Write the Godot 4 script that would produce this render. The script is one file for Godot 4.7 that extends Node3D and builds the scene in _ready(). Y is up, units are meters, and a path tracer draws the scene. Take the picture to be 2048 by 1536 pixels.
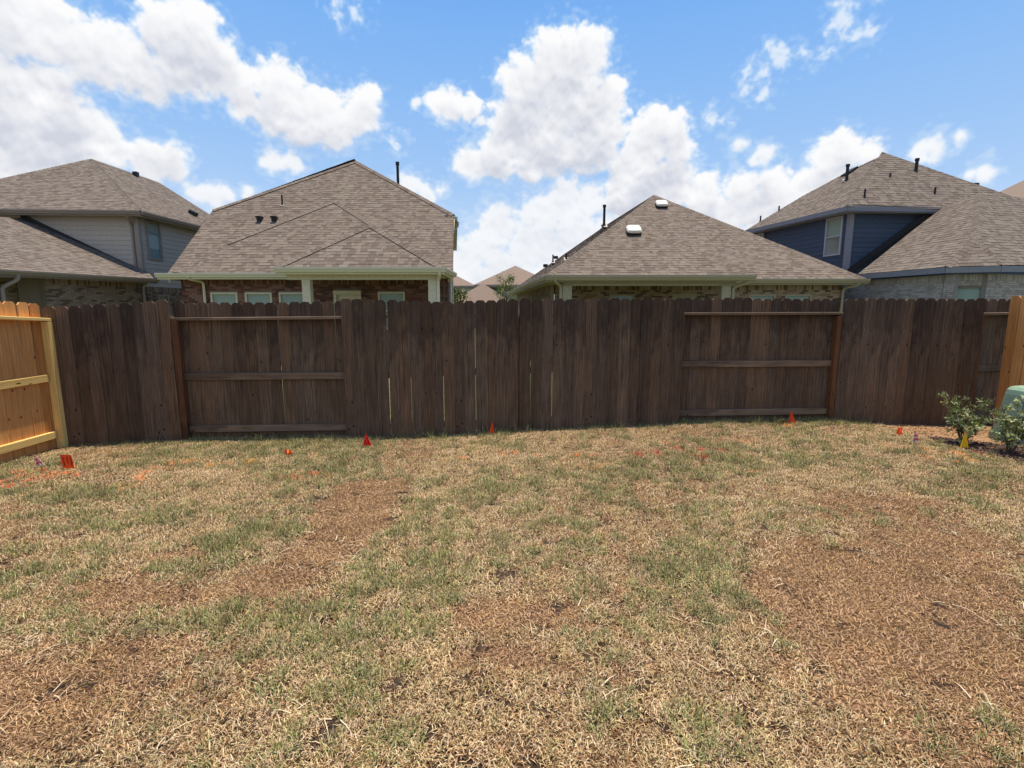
extends Node3D
# A back yard with dry sod, a weathered board fence and brick houses beyond it. Units are metres, y is up.

var rng := RandomNumberGenerator.new()
var names := {}
var M := {}

# ---------------------------------------------------------------- mesh collector
class MB:
	var v := PackedVector3Array()
	var c := PackedColorArray()
	var t := PackedVector2Array()
	var col := Color(1, 1, 1)
	var use_c := false
	var use_t := false
	func tri(a: Vector3, b: Vector3, d: Vector3) -> void:
		v.push_back(a); v.push_back(b); v.push_back(d)
		if use_c:
			c.push_back(col); c.push_back(col); c.push_back(col)
	func trit(a: Vector3, b: Vector3, d: Vector3, ta: Vector2, tb: Vector2, td: Vector2) -> void:
		tri(a, b, d)
		t.push_back(ta); t.push_back(tb); t.push_back(td)
	func quad(a: Vector3, b: Vector3, d: Vector3, e: Vector3) -> void:
		tri(a, b, d); tri(a, d, e)
	func quadt(a: Vector3, b: Vector3, d: Vector3, e: Vector3, r: Rect2) -> void:
		var p0 := r.position
		var p1 := r.end
		trit(a, b, d, p0, Vector2(p1.x, p0.y), p1)
		trit(a, d, e, p0, p1, Vector2(p0.x, p1.y))
	func fan(p: Array) -> void:
		for i in range(1, p.size() - 1):
			tri(p[0], p[i], p[i + 1])
	func block(o: Vector3, x: Vector3, y: Vector3, z: Vector3) -> void:  # corner and three edges
		var a := o; var b := o + x; var d := o + x + y; var e := o + y
		quad(a, b, d, e); quad(a + z, b + z, d + z, e + z)
		quad(a, b, b + z, a + z); quad(e, d, d + z, e + z)
		quad(a, e, e + z, a + z); quad(b, d, d + z, b + z)
	func box(mid: Vector3, size: Vector3, bas := Basis()) -> void:
		var x: Vector3 = bas.x * size.x; var y: Vector3 = bas.y * size.y; var z: Vector3 = bas.z * size.z
		block(mid - (x + y + z) * 0.5, x, y, z)
	func beam(a: Vector3, b: Vector3, w: float, h: float) -> void:  # w across (horizontal), h in height
		var d := (b - a).normalized()
		var s := d.cross(Vector3.UP)
		s = Vector3.RIGHT if s.length() < 0.01 else s.normalized()
		var u := s.cross(d).normalized()
		block(a - s * w * 0.5 - u * h * 0.5, b - a, s * w, u * h)
	func prism(p: Array, e: Vector3) -> void:
		var q := []
		for x in p: q.append(x + e)
		fan(p); fan(q)
		for i in p.size():
			var j: int = (i + 1) % p.size()
			quad(p[i], p[j], q[j], q[i])
	func tube(p: Array, r: float, n := 8, r2 := -1.0) -> void:
		if r2 < 0: r2 = r
		var last := []
		for i in p.size():
			var d: Vector3 = (p[mini(i + 1, p.size() - 1)] - p[maxi(i - 1, 0)]).normalized()
			var s := d.cross(Vector3(0.31, 0.2, 0.93)).normalized()
			var u := s.cross(d)
			var rr: float = lerpf(r, r2, float(i) / maxf(1.0, p.size() - 1))
			var ring := []
			for k in n:
				var a := TAU * k / n
				ring.append(p[i] + s * cos(a) * rr + u * sin(a) * rr)
			if i > 0:
				for k in n:
					quad(last[k], last[(k + 1) % n], ring[(k + 1) % n], ring[k])
			else:
				fan(ring)
			last = ring
		fan(last)
	func mesh() -> ArrayMesh:
		var a := []
		a.resize(Mesh.ARRAY_MAX)
		a[Mesh.ARRAY_VERTEX] = v
		if use_c: a[Mesh.ARRAY_COLOR] = c
		if use_t: a[Mesh.ARRAY_TEX_UV] = t
		var m := ArrayMesh.new()
		m.add_surface_from_arrays(Mesh.PRIMITIVE_TRIANGLES, a)
		return m

func mb(colored := false, textured := false) -> MB:
	var m := MB.new()
	m.use_c = colored
	m.use_t = textured
	return m

# ---------------------------------------------------------------- nodes
func numbered(n: String) -> String:
	if not names.has(n):
		names[n] = 0
		return n
	names[n] += 1
	return "%s_%03d" % [n, names[n]]

func thing(called: String, label: String, category: String, at := Vector3.ZERO, group := "") -> Node3D:
	var o := Node3D.new()
	o.name = numbered(called)
	add_child(o)
	o.position = at
	o.set_meta("label", label)
	o.set_meta("category", category)
	if group != "": o.set_meta("group", group)
	return o

func part(called: String, m: Mesh, material: Material, parent: Node, kind := "") -> MeshInstance3D:
	var o := MeshInstance3D.new()
	o.name = called
	o.mesh = m
	o.material_override = material
	parent.add_child(o, true)
	if kind != "": o.set_meta("kind", kind)
	return o

func lin(r: float, g: float, b: float) -> Color:
	return Color(r, g, b).linear_to_srgb()

func mat(c: Color, rough := 0.85, vertex := false) -> StandardMaterial3D:
	var m := StandardMaterial3D.new()
	m.albedo_color = c
	m.roughness = rough
	m.metallic_specular = 0.35
	m.vertex_color_use_as_albedo = vertex
	return m

func noise(freq: float, seed_: int, oct := 4) -> FastNoiseLite:
	var n := FastNoiseLite.new()
	n.noise_type = FastNoiseLite.TYPE_SIMPLEX_SMOOTH
	n.seed = seed_
	n.frequency = freq
	n.fractal_octaves = oct
	return n

func pick(a: Array):
	return a[rng.randi() % a.size()]

# ---------------------------------------------------------------- sky
func sky_image() -> Image:
	var blobs := PackedFloat32Array([-41.8,20.9,2.7,2.8,0, -39.9,20.5,2.5,2.5,0, -37.5,19.8,2.5,2.5,0, -34.9,19.6,2.5,2.4,0, -31.6,22.6,2.4,2.1,0, -29.3,23.7,1.8,1.5,0, -30.3,21.1,3.4,3.0,0, -28.2,20.6,2.5,2.3,0, -33.3,18.5,1.7,1.6,0, -26.7,19.7,1.9,1.7,0, -26.0,18.3,1.6,1.5,0, -42.4,15.3,3.1,3.5,0, -40.3,16.3,2.1,2.3,0, -41.6,12.7,2.7,3.1,0, -39.1,13.9,2.5,2.7,0, -37.5,13.7,1.9,2.1,0, -43.2,10.8,1.7,2.1,0, -36.4,12.9,1.3,1.4,0, -39.5,15.8,1.6,1.8,0, -33.8,12.5,1.6,1.7,0, -32.3,12.5,1.5,1.6,0, -34.9,12.7,1.0,1.1,0, -22.9,19.7,2.6,2.3,0, -21.2,17.9,3.1,2.7,0, -18.4,17.7,2.9,2.5,0, -15.8,18.3,2.1,1.8,0, -14.7,20.2,1.2,1.0,0, -23.7,17.6,1.9,1.7,0, -19.9,16.5,1.3,1.2,0, -6.5,19.7,1.9,1.5,0, -4.6,19.5,1.4,1.2,0, -7.9,19.9,1.2,1.0,0, 6.0,23.5,3.5,2.7,0, 8.0,24.4,2.1,1.6,0, 4.4,23.8,2.9,2.2,0, 1.9,21.8,3.1,2.4,0, 5.5,20.1,4.7,3.8,0, 9.1,19.5,2.8,2.4,0, 10.2,21.1,1.4,1.1,0, 0.8,18.4,3.2,2.7,0, 4.0,16.3,3.7,3.1,0, 8.2,16.4,3.3,2.8,0, -1.3,15.4,2.6,2.3,0, -4.2,14.7,1.9,1.7,0, 1.9,14.5,1.9,1.7,0, 10.7,17.3,1.6,1.4,0, 14.7,17.8,1.8,1.5,0, 16.4,17.3,1.6,1.5,0, 13.8,15.9,2.6,2.3,0, 16.7,15.5,1.7,1.6,0, 12.9,13.4,2.8,2.5,0, 16.2,12.1,2.9,2.8,0, 11.9,11.1,2.5,2.4,0, 19.4,11.0,2.0,1.9,0, 31.6,13.4,1.6,1.7,0, 29.9,13.5,1.2,1.2,0, 33.3,13.2,1.0,1.1,0, 28.3,10.0,2.0,2.2,0, 23.1,11.1,1.9,1.9,0, 26.1,11.1,1.8,1.8,0, 30.6,11.3,1.9,2.1,0, 25.9,8.7,2.6,2.7,0, 21.4,8.5,2.8,2.8,0, -23.7,13.7,1.2,1.1,1, -22.1,13.6,1.1,1.1,1, -24.8,13.6,0.6,0.6,1, -10.0,19.9,0.6,0.5,1, -3.6,18.5,0.8,0.7,1, 22.6,15.2,0.8,0.7,1, 25.1,14.0,0.9,0.9,1, 24.1,13.6,0.6,0.6,1, 38.0,12.9,0.9,1.1,1, 39.4,13.4,0.5,0.6,1, 37.1,12.7,0.8,0.9,1, 41.3,10.4,0.7,0.9,1, 40.4,10.4,0.5,0.6,1, -29.1,9.8,1.2,1.3,1, -30.3,10.1,0.9,0.9,1, -28.1,10.3,0.8,0.8,1, -31.1,10.5,0.7,0.8,1, -10.7,12.5,1.3,1.2,1, -9.2,11.5,1.2,1.1,1, -7.6,11.9,0.7,0.7,1, -26.3,10.5,0.7,0.7,1, 5.7,10.8,2.9,2.7,1, 3.0,9.8,2.4,2.2,1, -1.3,8.3,2.7,2.5,1, -3.5,6.3,2.4,2.3,1, 2.0,6.5,3.2,3.1,1, 6.8,7.5,3.2,3.0,1, -5.1,4.1,2.4,2.4,1, -1.3,3.9,2.7,2.6,1, 4.2,4.1,2.7,2.6,1, 10.5,7.7,2.6,2.5,1, 8.3,11.0,2.1,1.9,1, 24.1,20.7,1.3,1.2,2, 23.5,19.5,1.0,0.9,2, 25.2,21.9,1.1,1.0,2, 26.6,21.5,0.7,0.6,2, 24.3,19.2,0.8,0.7,2, 25.7,22.7,0.6,0.5,2, 30.7,23.4,1.4,1.3,2, 31.9,22.8,1.2,1.1,2, 30.5,22.4,0.9,0.8,2, 31.0,24.4,1.3,1.1,2, 32.5,23.4,0.7,0.7,2, 28.2,21.3,0.8,0.7,2, -16.1,26.6,1.4,1.1,2, 20.8,17.5,1.0,0.9,2, -11.8,16.1,0.8,0.7,2])
	# the same kind of fair-weather clouds all round
	var r := RandomNumberGenerator.new()
	r.seed = 77
	for k in 44:
		var az := r.randf_range(58, 302)
		var el := r.randf_range(6, 48)
		for j in r.randi_range(5, 11):
			var q := r.randf_range(1.4, 4.2)
			blobs.append_array([az + r.randf_range(-7, 7), el + r.randf_range(-1.5, 3.5), q, q * 0.85, 0])
	for k in 16:
		var az := r.randf_range(-57, 57)
		var el := r.randf_range(34, 60)
		for j in r.randi_range(5, 9):
			var q := r.randf_range(1.4, 4.2)
			blobs.append_array([az + r.randf_range(-9, 9), el + r.randf_range(-1.5, 3.5), q, q * 0.85, 0])
	var full := Image.create(4096, 2048, false, Image.FORMAT_RGB8)
	full.fill(Color(0.56, 0.56, 0.54))
	var coarse := sky_patch(blobs, -180.0, 180.0, 0.0, 90.0, 4096.0 / 360.0 / 4.0)
	coarse.resize(4096, 1024, Image.INTERPOLATE_CUBIC)
	blit_wrapped(full, coarse, -180.0, 90.0)
	var fine := sky_patch(blobs, -58.0, 58.0, 0.0, 34.0, 4096.0 / 360.0)
	blit_wrapped(full, fine, -58.0, 34.0)
	return full

func blit_wrapped(full: Image, im: Image, az: float, el: float) -> void:
	var x := int(round(az * 4096.0 / 360.0))
	var y := int(round((90.0 - el) * 4096.0 / 360.0))
	for s in [-4096, 0, 4096]:
		var dx: int = x + s
		var src := Rect2i(0, 0, im.get_width(), im.get_height())
		if dx < 0:
			src.position.x = -dx
			src.size.x += dx
			dx = 0
		if src.size.x <= 0 or dx >= 4096: continue
		src.size.x = mini(src.size.x, 4096 - dx)
		full.blit_rect(im, src, Vector2i(dx, y))

func sky_patch(blobs: PackedFloat32Array, az0: float, az1: float, el0: float, el1: float, per: float) -> Image:
	var w := int(round((az1 - az0) * per))
	var h := int(round((el1 - el0) * per))
	var d := PackedFloat32Array()
	d.resize(w * h)
	d.fill(-9.0)
	var thin := PackedFloat32Array()
	thin.resize(w * h)
	for i in range(0, blobs.size(), 5):
		for turn in [-360.0, 0.0, 360.0]:
			var cx: float = (blobs[i] + turn - az0) * per
			var cy := (el1 - blobs[i + 1]) * per
			var rx := blobs[i + 2] * per
			var ry := blobs[i + 3] * per
			if cx < -rx * 2.2 or cx > w + rx * 2.2: continue
			var kind := blobs[i + 4]
			for y in range(maxi(0, int(cy - ry * 2.2)), mini(h, int(cy + ry * 2.2) + 1)):
				var fy := (y - cy) / ry
				for x in range(maxi(0, int(cx - rx * 2.2)), mini(w, int(cx + rx * 2.2) + 1)):
					var fx := (x - cx) / rx
					var q := (1.0 - sqrt(fx * fx + fy * fy) * 0.95) * minf(1.0, 0.35 + blobs[i + 2] * 0.3)
					var at := y * w + x
					if q > d[at]:
						d[at] = q
						thin[at] = kind
	var big := noise(0.42, 5, 5)
	big.fractal_gain = 0.58
	var wisp := noise(0.8, 15, 5)
	var bill := noise(0.16, 9, 3)
	var veil := noise(0.09, 3, 4)
	var out := PackedByteArray()
	out.resize(w * h * 3)
	var above := PackedFloat32Array()
	above.resize(w)
	var fall := exp(-0.42 / per)
	for y in h:
		var el := el1 - (y + 0.5) / per
		var s := clampf(el / 34.0, 0.0, 1.0)
		var zen := clampf((el - 26.0) / 60.0, 0.0, 1.0)
		var base := Vector3(0.87, 0.925, 0.985).lerp(Vector3(0.425, 0.660, 0.945), pow(s, 0.70)).lerp(Vector3(0.38, 0.59, 0.89), zen)
		for x in w:
			var at := y * w + x
			var az := az0 + (x + 0.5) / per
			var q := d[at]
			var col := base
			var a := 0.0
			if q > -0.9:
				var n1 := big.get_noise_2d(az * 1.0, el * 1.15)
				var kind := thin[at]
				var m := (q + 0.1) * 1.1 + n1 * (0.40 if kind < 0.5 else 0.55)
				if kind > 1.5:
					m = q * 0.6 + n1 * 1.05 - 0.02
				a = smoothstep(-0.10, lerpf(0.12, 0.42, clampf(above[x] * 1.1, 0.0, 1.0)) if kind < 0.5 else 0.55, m)
				a = maxf(a, 0.26 * smoothstep(-0.45, 0.25, m + wisp.get_noise_2d(az, el * 1.5) * 0.7))
				if kind > 0.5: a *= 0.93 if kind < 1.5 else 0.72
				if a > 0.004:
					var b := bill.get_noise_2d(az + 40.0, el * 1.3)
					var up := big.get_noise_2d(az + 0.12, (el + 0.55) * 1.15)
					var grey := clampf((above[x] - 0.9) * 0.36, 0.0, 0.75) if kind < 0.5 else clampf(above[x] * 0.08, 0.0, 0.2)
					grey = clampf(grey * (0.95 + b * 1.1 + (up - n1) * 0.5) + maxf(0.0, up - n1) * 0.13 * a, 0.0, 0.8)
					var cc := Vector3(0.992, 0.992, 0.996).lerp(Vector3(0.775, 0.795, 0.85), grey)
					col = col.lerp(cc, a)
			var hz := veil.get_noise_2d(az, el * 3.0)
			var v := clampf((hz + 0.15) * 0.9, 0.0, 1.0) * clampf((15.0 - el) / 15.0, 0.0, 1.0) * 0.55
			col = col.lerp(Vector3(0.95, 0.965, 0.985), v * (1.0 - a))
			above[x] = above[x] * fall + a / per
			out[at * 3] = int(col.x * 255.0)
			out[at * 3 + 1] = int(col.y * 255.0)
			out[at * 3 + 2] = int(col.z * 255.0)
	return Image.create_from_data(w, h, false, Image.FORMAT_RGB8, out)

# ---------------------------------------------------------------- textures
# Boards side by side in one picture: each column is one board, grain running up it.
func board_picture(cols: int, cw: int, h: int, seed_: int, pale: Vector3, dark: Vector3, old: bool) -> ImageTexture:
	var r := RandomNumberGenerator.new()
	r.seed = seed_
	var fine := noise(0.5, seed_ + 1, 2)
	var mid := noise(0.05, seed_ + 2, 3)
	var patch := noise(0.012, seed_ + 3, 3)
	var w := cols * cw
	var out := PackedByteArray()
	out.resize(w * h * 3)
	for k in cols:
		var tone := r.randf_range(0.86, 1.12)
		var knots := []
		for j in r.randi_range(0, 3):
			knots.append([r.randf_range(0.1, 0.9) * cw, r.randf_range(0.05, 0.97) * h, r.randf_range(2.0, 4.5), r.randf()])
		var stain := r.randf_range(0.20, 0.36)
		var hasstain := r.randf() < 0.75
		var warp := r.randf_range(-6.0, 6.0)
		for x in cw:
			var edge_streak := fine.get_noise_2d((k * cw + x) * 0.55, 7.0)
			for y in h:
				var gx := k * cw + x + mid.get_noise_2d(k * 90.0, y * 0.07) * 4.0 + warp * y / h
				for q in knots:
					var ky: float = y - q[1]
					if absf(ky) < 40.0:
						gx += (x - q[0]) * 0.35 * exp(-ky * ky / 300.0)
				var g := fine.get_noise_2d(gx * 0.9, y * 0.012) * 0.55 + mid.get_noise_2d(gx * 1.6, y * 0.05) * 0.6
				var p := patch.get_noise_2d(k * 300.0 + x * 0.8, y * 0.5)
				var l := 0.58 + g * 0.80 + p * 0.24
				var c := dark.lerp(pale, clampf(l, 0.0, 1.0)) * tone
				if old:
					if hasstain:
						var yy := float(y) / h + edge_streak * 0.22 + p * 0.18
						var sdark := 1.0 - smoothstep(stain - 0.03, stain + 0.05, yy)
						c = c.lerp(c * Vector3(0.64, 0.63, 0.64), sdark * 0.6)
					var drip := smoothstep(0.22, 0.6, mid.get_noise_2d(gx * 0.8 + 500.0, y * 0.02))
					c = c.lerp(c * Vector3(0.5, 0.5, 0.52), drip * 0.4)
				for q in knots:
					var kx: float = (x - q[0]) / q[2]
					var ky2: float = (y - q[1]) / (q[2] * 1.3)
					var kd := kx * kx + ky2 * ky2
					if kd < 1.0: c *= 0.38 if q[3] < 0.75 else 0.15
					elif kd < 2.6: c *= 0.72
					elif q[3] > 0.45 and absf(kx) < 0.9 and absf(ky2) < 7.0 and old and q[1] > h * 0.55:
						c = c.lerp(Vector3(0.50, 0.40, 0.34), 0.45 * (1.0 - absf(ky2) / 7.0) * (1.0 - absf(kx)))
				for ny in [0.085, 0.52, 0.93]:
					for nx in [0.28, 0.72]:
						if absf(x - nx * cw) < 1.3 and absf(y - ny * h) < 1.0: c *= 0.6
				var at := (y * w + k * cw + x) * 3
				out[at] = clampi(int(c.x * 255.0), 0, 255)
				out[at + 1] = clampi(int(c.y * 255.0), 0, 255)
				out[at + 2] = clampi(int(c.z * 255.0), 0, 255)
	return ImageTexture.create_from_image(Image.create_from_data(w, h, false, Image.FORMAT_RGB8, out))

func ramp_noise(freq: float, seed_: int, a: Color, b: Color, size := 512, oct := 5) -> NoiseTexture2D:
	var n := NoiseTexture2D.new()
	n.width = size
	n.height = size
	n.seamless = true
	n.noise = noise(freq, seed_, oct)
	var g := Gradient.new()
	g.set_color(0, a)
	g.set_color(1, b)
	g.set_offset(0, 0.2)
	g.set_offset(1, 0.8)
	n.color_ramp = g
	return n

func grainy(c: Color, spread: float, rough: float, scale: float, seed_: int, vertex := false) -> StandardMaterial3D:
	var m := mat(c, rough, vertex)
	m.albedo_texture = ramp_noise(0.05, seed_, Color(1 - spread, 1 - spread, 1 - spread), Color(1, 1, 1), 256)
	m.uv1_triplanar = true
	m.uv1_world_triplanar = true
	m.uv1_scale = Vector3.ONE * scale
	return m

# ---------------------------------------------------------------- lie of the land
const FX := [-9.0, -5.6, -4.3, -1.2, 0.1, 2.35, 4.5, 6.0, 9.0]
const FY := [-0.08, -0.08, -0.053, -0.06, 0.0, 0.05, 0.045, -0.045, -0.05]
var bump := noise(0.9, 21, 3)
func along(x: float, px: Array, py: Array) -> float:
	if x <= px[0]: return py[0]
	for i in range(1, px.size()):
		if x < px[i]:
			return lerpf(py[i - 1], py[i], (x - px[i - 1]) / (px[i] - px[i - 1]))
	return py[py.size() - 1]
func land(x: float, z: float) -> float:
	var t := smoothstep(2.0, 6.6, -z)
	return along(x, FX, FY) * t + bump.get_noise_2d(x, z) * 0.016
func fence_z(x: float) -> float:
	return -6.7 - 0.083 * x

# ---------------------------------------------------------------- roofs
var shingle_meshes := {}
const WIDTHS := [0.09, 0.12, 0.15, 0.19, 0.24]
func clip(poly: PackedVector2Array, by: PackedVector2Array) -> PackedVector2Array:
	var out := poly
	for i in by.size():
		var a := by[i]
		var e := by[(i + 1) % by.size()] - a
		var src := out
		out = PackedVector2Array()
		for k in src.size():
			var p := src[k]
			var q := src[(k + 1) % src.size()]
			var dp := e.cross(p - a)
			var dq := e.cross(q - a)
			if dp >= 0: out.append(p)
			if (dp > 0 and dq < 0) or (dp < 0 and dq > 0):
				out.append(p.lerp(q, dp / (dp - dq)))
		if out.size() < 3: return out
	return out

# One slope of a roof: a deck with courses of shingles of uneven width and thickness laid up it.
func slope(house: Node3D, p: Array, tones: Array, singles: int, called := "roof_slope") -> MeshInstance3D:
	var n: Vector3 = (p[1] - p[0]).cross(p[2] - p[0]).normalized()
	if n.y < 0: n = -n
	var u := Vector3.UP.cross(n).normalized()
	var up := n.cross(u).normalized()
	if up.y < 0:
		up = -up
		u = -u
	var o: Vector3 = p[0]
	var poly := PackedVector2Array()
	var lo := Vector2(1e9, 1e9)
	var hi := -lo
	for x in p:
		var q := Vector2((x - o).dot(u), (x - o).dot(up))
		poly.append(q)
		lo = lo.min(q)
		hi = hi.max(q)
	var area := 0.0
	for i in poly.size(): area += poly[i].cross(poly[(i + 1) % poly.size()])
	if area < 0: poly.reverse()
	var deck := mb()
	var under := []
	for x in p: under.append(x - n * 0.012)
	deck.prism(under, -n * 0.11)
	var root := part(called, deck.mesh(), M.deck, house)
	var all := mb(true)
	var made := 0
	var y := lo.y
	var course := 0.143
	while y < hi.y:
		var x := lo.x - rng.randf() * 0.3
		while x < hi.x:
			var k := rng.randi() % WIDTHS.size()
			var w: float = WIDTHS[k]
			var rect := PackedVector2Array([Vector2(x + 0.001, y), Vector2(x + w - 0.001, y), Vector2(x + w - 0.001, y + course + 0.02), Vector2(x + 0.001, y + course + 0.02)])
			var thick := 1 if rng.randf() < 0.45 else 0
			var lift: float = [0.006, 0.013][thick]
			var tone := rng.randi() % tones.size()
			if thick == 0 and rng.randf() < 0.2: tone = 0
			var got := clip(rect, poly)
			x += w
			if got.size() < 3: continue
			var whole := true
			for c in rect:
				if not Geometry2D.is_point_in_polygon(c, poly):
					whole = false
					break
			if whole and made < singles:
				var key := k * 2 + thick
				if not shingle_meshes.has(key):
					var s := mb()
					var a := Vector3(0.001, lift, 0); var b := Vector3(w - 0.001, lift, 0)
					var c := Vector3(w - 0.001, 0.001, -course - 0.02); var d := Vector3(0.001, 0.001, -course - 0.02)
					s.quad(a, b, c, d)
					var e := Vector3(0, -0.01, 0)
					s.quad(a, b, b + e * 1.5, a + e * 1.5); s.quad(a, d, d + e, a + e); s.quad(b, c, c + e, b + e); s.quad(d, c, c + e, d + e)
					shingle_meshes[key] = s.mesh()
				var one := part("shingle", shingle_meshes[key], tones[tone][1], root)
				one.transform = Transform3D(Basis(u, n, -up), o + u * (x - w) + up * y)
				made += 1
				continue
			all.col = tones[tone][0]
			var top := []
			for g in got:
				var f := clampf((g.y - y) / (course + 0.02), 0, 1)
				top.append(o + u * g.x + up * g.y + n * lerpf(lift, 0.001, f))
			all.fan(top)
			for i in top.size():
				var j: int = (i + 1) % top.size()
				if got[i].y < y + 0.002 and got[j].y < y + 0.002:
					all.quad(top[i], top[j], top[j] - n * 0.018, top[i] - n * 0.018)
				elif absf(got[i].x - got[j].x) < 0.002:
					all.quad(top[i], top[j], top[j] - n * 0.012, top[i] - n * 0.012)
		y += course
	part("shingle_courses", all.mesh(), M.shingle, root, "stuff")
	return root

func tone_set(list: Array) -> Array:
	var out := []
	for c in list:
		var m := grainy(lin(c.x, c.y, c.z), 0.25, 0.95, 3.0, 41)
		out.append([Color(c.x, c.y, c.z), m])
	return out

# Bent cap shingles over a hip or a ridge.
func caps(house: Node3D, list: Array, tones: Array) -> void:
	var m := mb(true)
	for e in list:
		var a: Vector3 = e[0]
		var b: Vector3 = e[1]
		var d := (b - a).normalized()
		var s: Vector3 = d.cross(Vector3.UP).normalized()
		var up := s.cross(d).normalized()
		var n := int((b - a).length() / 0.15)
		var drop := 0.088 if absf(d.y) > 0.05 else 0.11
		for i in n:
			m.col = tones[rng.randi() % tones.size()][0]
			var p0 := a + (b - a) * (float(i) / n) + up * 0.040
			var p1 := a + (b - a) * (float(i + 1.15) / n) + up * 0.030
			var l := s * 0.13 - up * drop
			var r := -s * 0.13 - up * drop
			m.quad(p0, p0 + l, p1 + l, p1)
			m.quad(p0, p0 + r, p1 + r, p1)
			m.tri(p0, p0 + l, p0 - up * 0.03)
			m.tri(p0, p0 + r, p0 - up * 0.03)
	part("ridge_caps", m.mesh(), M.shingle, house, "stuff")

# ---------------------------------------------------------------- walls
var brick_meshes := {}
# A wall of laid bricks from o along u; openings are [from, to, low, high]. Courses are laid from y0 up, a soldier course on top.
func brick_wall(house: Node3D, o: Vector3, u: Vector3, length: float, y0: float, y1: float, tones: Array, mortar: Material, singles: int, openings := [], soldier := true) -> void:
	var n := Vector3.UP.cross(u).normalized()  # into the wall
	var out := -n
	var back := mb()
	var cuts := [0.0, length]
	for q in openings: cuts.append_array([q[0], q[1]])
	cuts.sort()
	for i in cuts.size() - 1:
		var a: float = cuts[i]
		var b: float = cuts[i + 1]
		if b - a < 0.001: continue
		var hole := []
		for q in openings:
			if q[0] < (a + b) / 2 and q[1] > (a + b) / 2: hole = q
		if hole.is_empty():
			back.block(o + u * a + Vector3(0, -0.3, 0), u * (b - a), Vector3(0, y1 + 0.3, 0), n * 0.12)
		else:
			back.block(o + u * a + Vector3(0, -0.3, 0), u * (b - a), Vector3(0, hole[2] + 0.3, 0), n * 0.12)
			if hole[3] < y1 - 0.001:
				back.block(o + u * a + Vector3(0, hole[3], 0), u * (b - a), Vector3(0, y1 - hole[3], 0), n * 0.12)
	var root := part("wall", back.mesh(), mortar, house)
	var laid := []
	var y := y1
	if soldier:
		y -= 0.204
		var x := 0.0
		while x + 0.057 < length:
			laid.append([x, y, 0.057, 0.194])
			x += 0.0665
	var row := 0
	while y - 0.067 > y0:
		y -= 0.067
		var x := -0.1015 if row % 2 == 0 else 0.0
		while x < length:
			var a := maxf(x, 0.0)
			var b := minf(x + 0.194, length)
			var pieces := [[a, b]]
			for q in openings:
				if y + 0.05 > q[2] and y < q[3]:
					var left := []
					for pc in pieces:
						if pc[1] <= q[0] or pc[0] >= q[1]: left.append(pc)
						else:
							if q[0] - pc[0] > 0.03: left.append([pc[0], q[0]])
							if pc[1] - q[1] > 0.03: left.append([q[1], pc[1]])
					pieces = left
			for pc in pieces:
				if pc[1] - pc[0] > 0.025: laid.append([pc[0], y, pc[1] - pc[0], 0.057])
			x += 0.2035
		row += 1
	var rest := mb(true)
	var made := 0
	for q in laid:
		var tone: Array = pick(tones)
		var whole: bool = absf(q[2] - 0.194) < 0.001 or absf(q[3] - 0.194) < 0.001
		var proud := 0.009 + rng.randf() * 0.004
		if whole and made < singles:
			var key := "s" if q[3] > 0.1 else "r"
			if not brick_meshes.has(key):
				var s := mb()
				s.block(Vector3.ZERO, Vector3(q[2], 0, 0), Vector3(0, q[3], 0), Vector3(0, 0, -0.03))
				brick_meshes[key] = s.mesh()
			var one := part("brick", brick_meshes[key], tone[1], root)
			one.transform = Transform3D(Basis(u, Vector3.UP, -n), o + u * q[0] + Vector3(0, q[1], 0) + out * proud)
			made += 1
		else:
			rest.col = tone[0]
			rest.block(o + u * q[0] + Vector3(0, q[1], 0) + out * proud, u * q[2], Vector3(0, q[3], 0), n * 0.03)
	if rest.v.size() > 0:
		part("brick_courses", rest.mesh(), M.brick_any, root, "stuff")

# Lapped boards on a wall, each a board of its own, its lower edge standing out.
func siding(house: Node3D, o: Vector3, u: Vector3, length: float, y0: float, y1: float, boards: Array, hole := []) -> void:
	var n := Vector3.UP.cross(u).normalized()
	var back := mb()
	if hole.is_empty():
		back.block(o + Vector3(0, y0, 0), u * length, Vector3(0, y1 - y0, 0), n * 0.1)
	else:  # hole: from, to, low, high
		for q in [[0.0, hole[0], y0, y1], [hole[1], length, y0, y1], [hole[0], hole[1], y0, hole[2]], [hole[0], hole[1], hole[3], y1]]:
			if q[1] - q[0] > 0.01 and q[3] - q[2] > 0.01:
				back.block(o + u * q[0] + Vector3(0, q[2], 0), u * (q[1] - q[0]), Vector3(0, q[3] - q[2], 0), n * 0.1)
	var root := part("wall", back.mesh(), boards[0], house)
	var y := y0
	while y < y1:
		var h := minf(0.18, y1 - y)
		var runs := [[0.0, length, y, y + h]]
		if not hole.is_empty() and y + h > hole[2] and y < hole[3]:
			runs = [[0.0, hole[0], y, y + h], [hole[1], length, y, y + h]]
			if y < hole[2]: runs.append([hole[0], hole[1], y, hole[2]])
			if y + h > hole[3]: runs.append([hole[0], hole[1], hole[3], y + h])
		for q in runs:
			if q[1] - q[0] < 0.02 or q[3] - q[2] < 0.005: continue
			var s := mb()
			var a: Vector3 = o + u * q[0] + Vector3(0, q[2], 0) - n * lerpf(0.022, 0.006, (q[2] - y) / 0.18)
			var d: Vector3 = o + u * q[0] + Vector3(0, q[3], 0) - n * lerpf(0.022, 0.006, (q[3] - y) / 0.18)
			var e: Vector3 = u * (q[1] - q[0])
			s.quad(a, a + e, d + e, d)
			s.quad(a, a + e, a + e + n * 0.03, a + n * 0.03)
			part("siding_board", s.mesh(), pick(boards), root)
		y += 0.18

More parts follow.
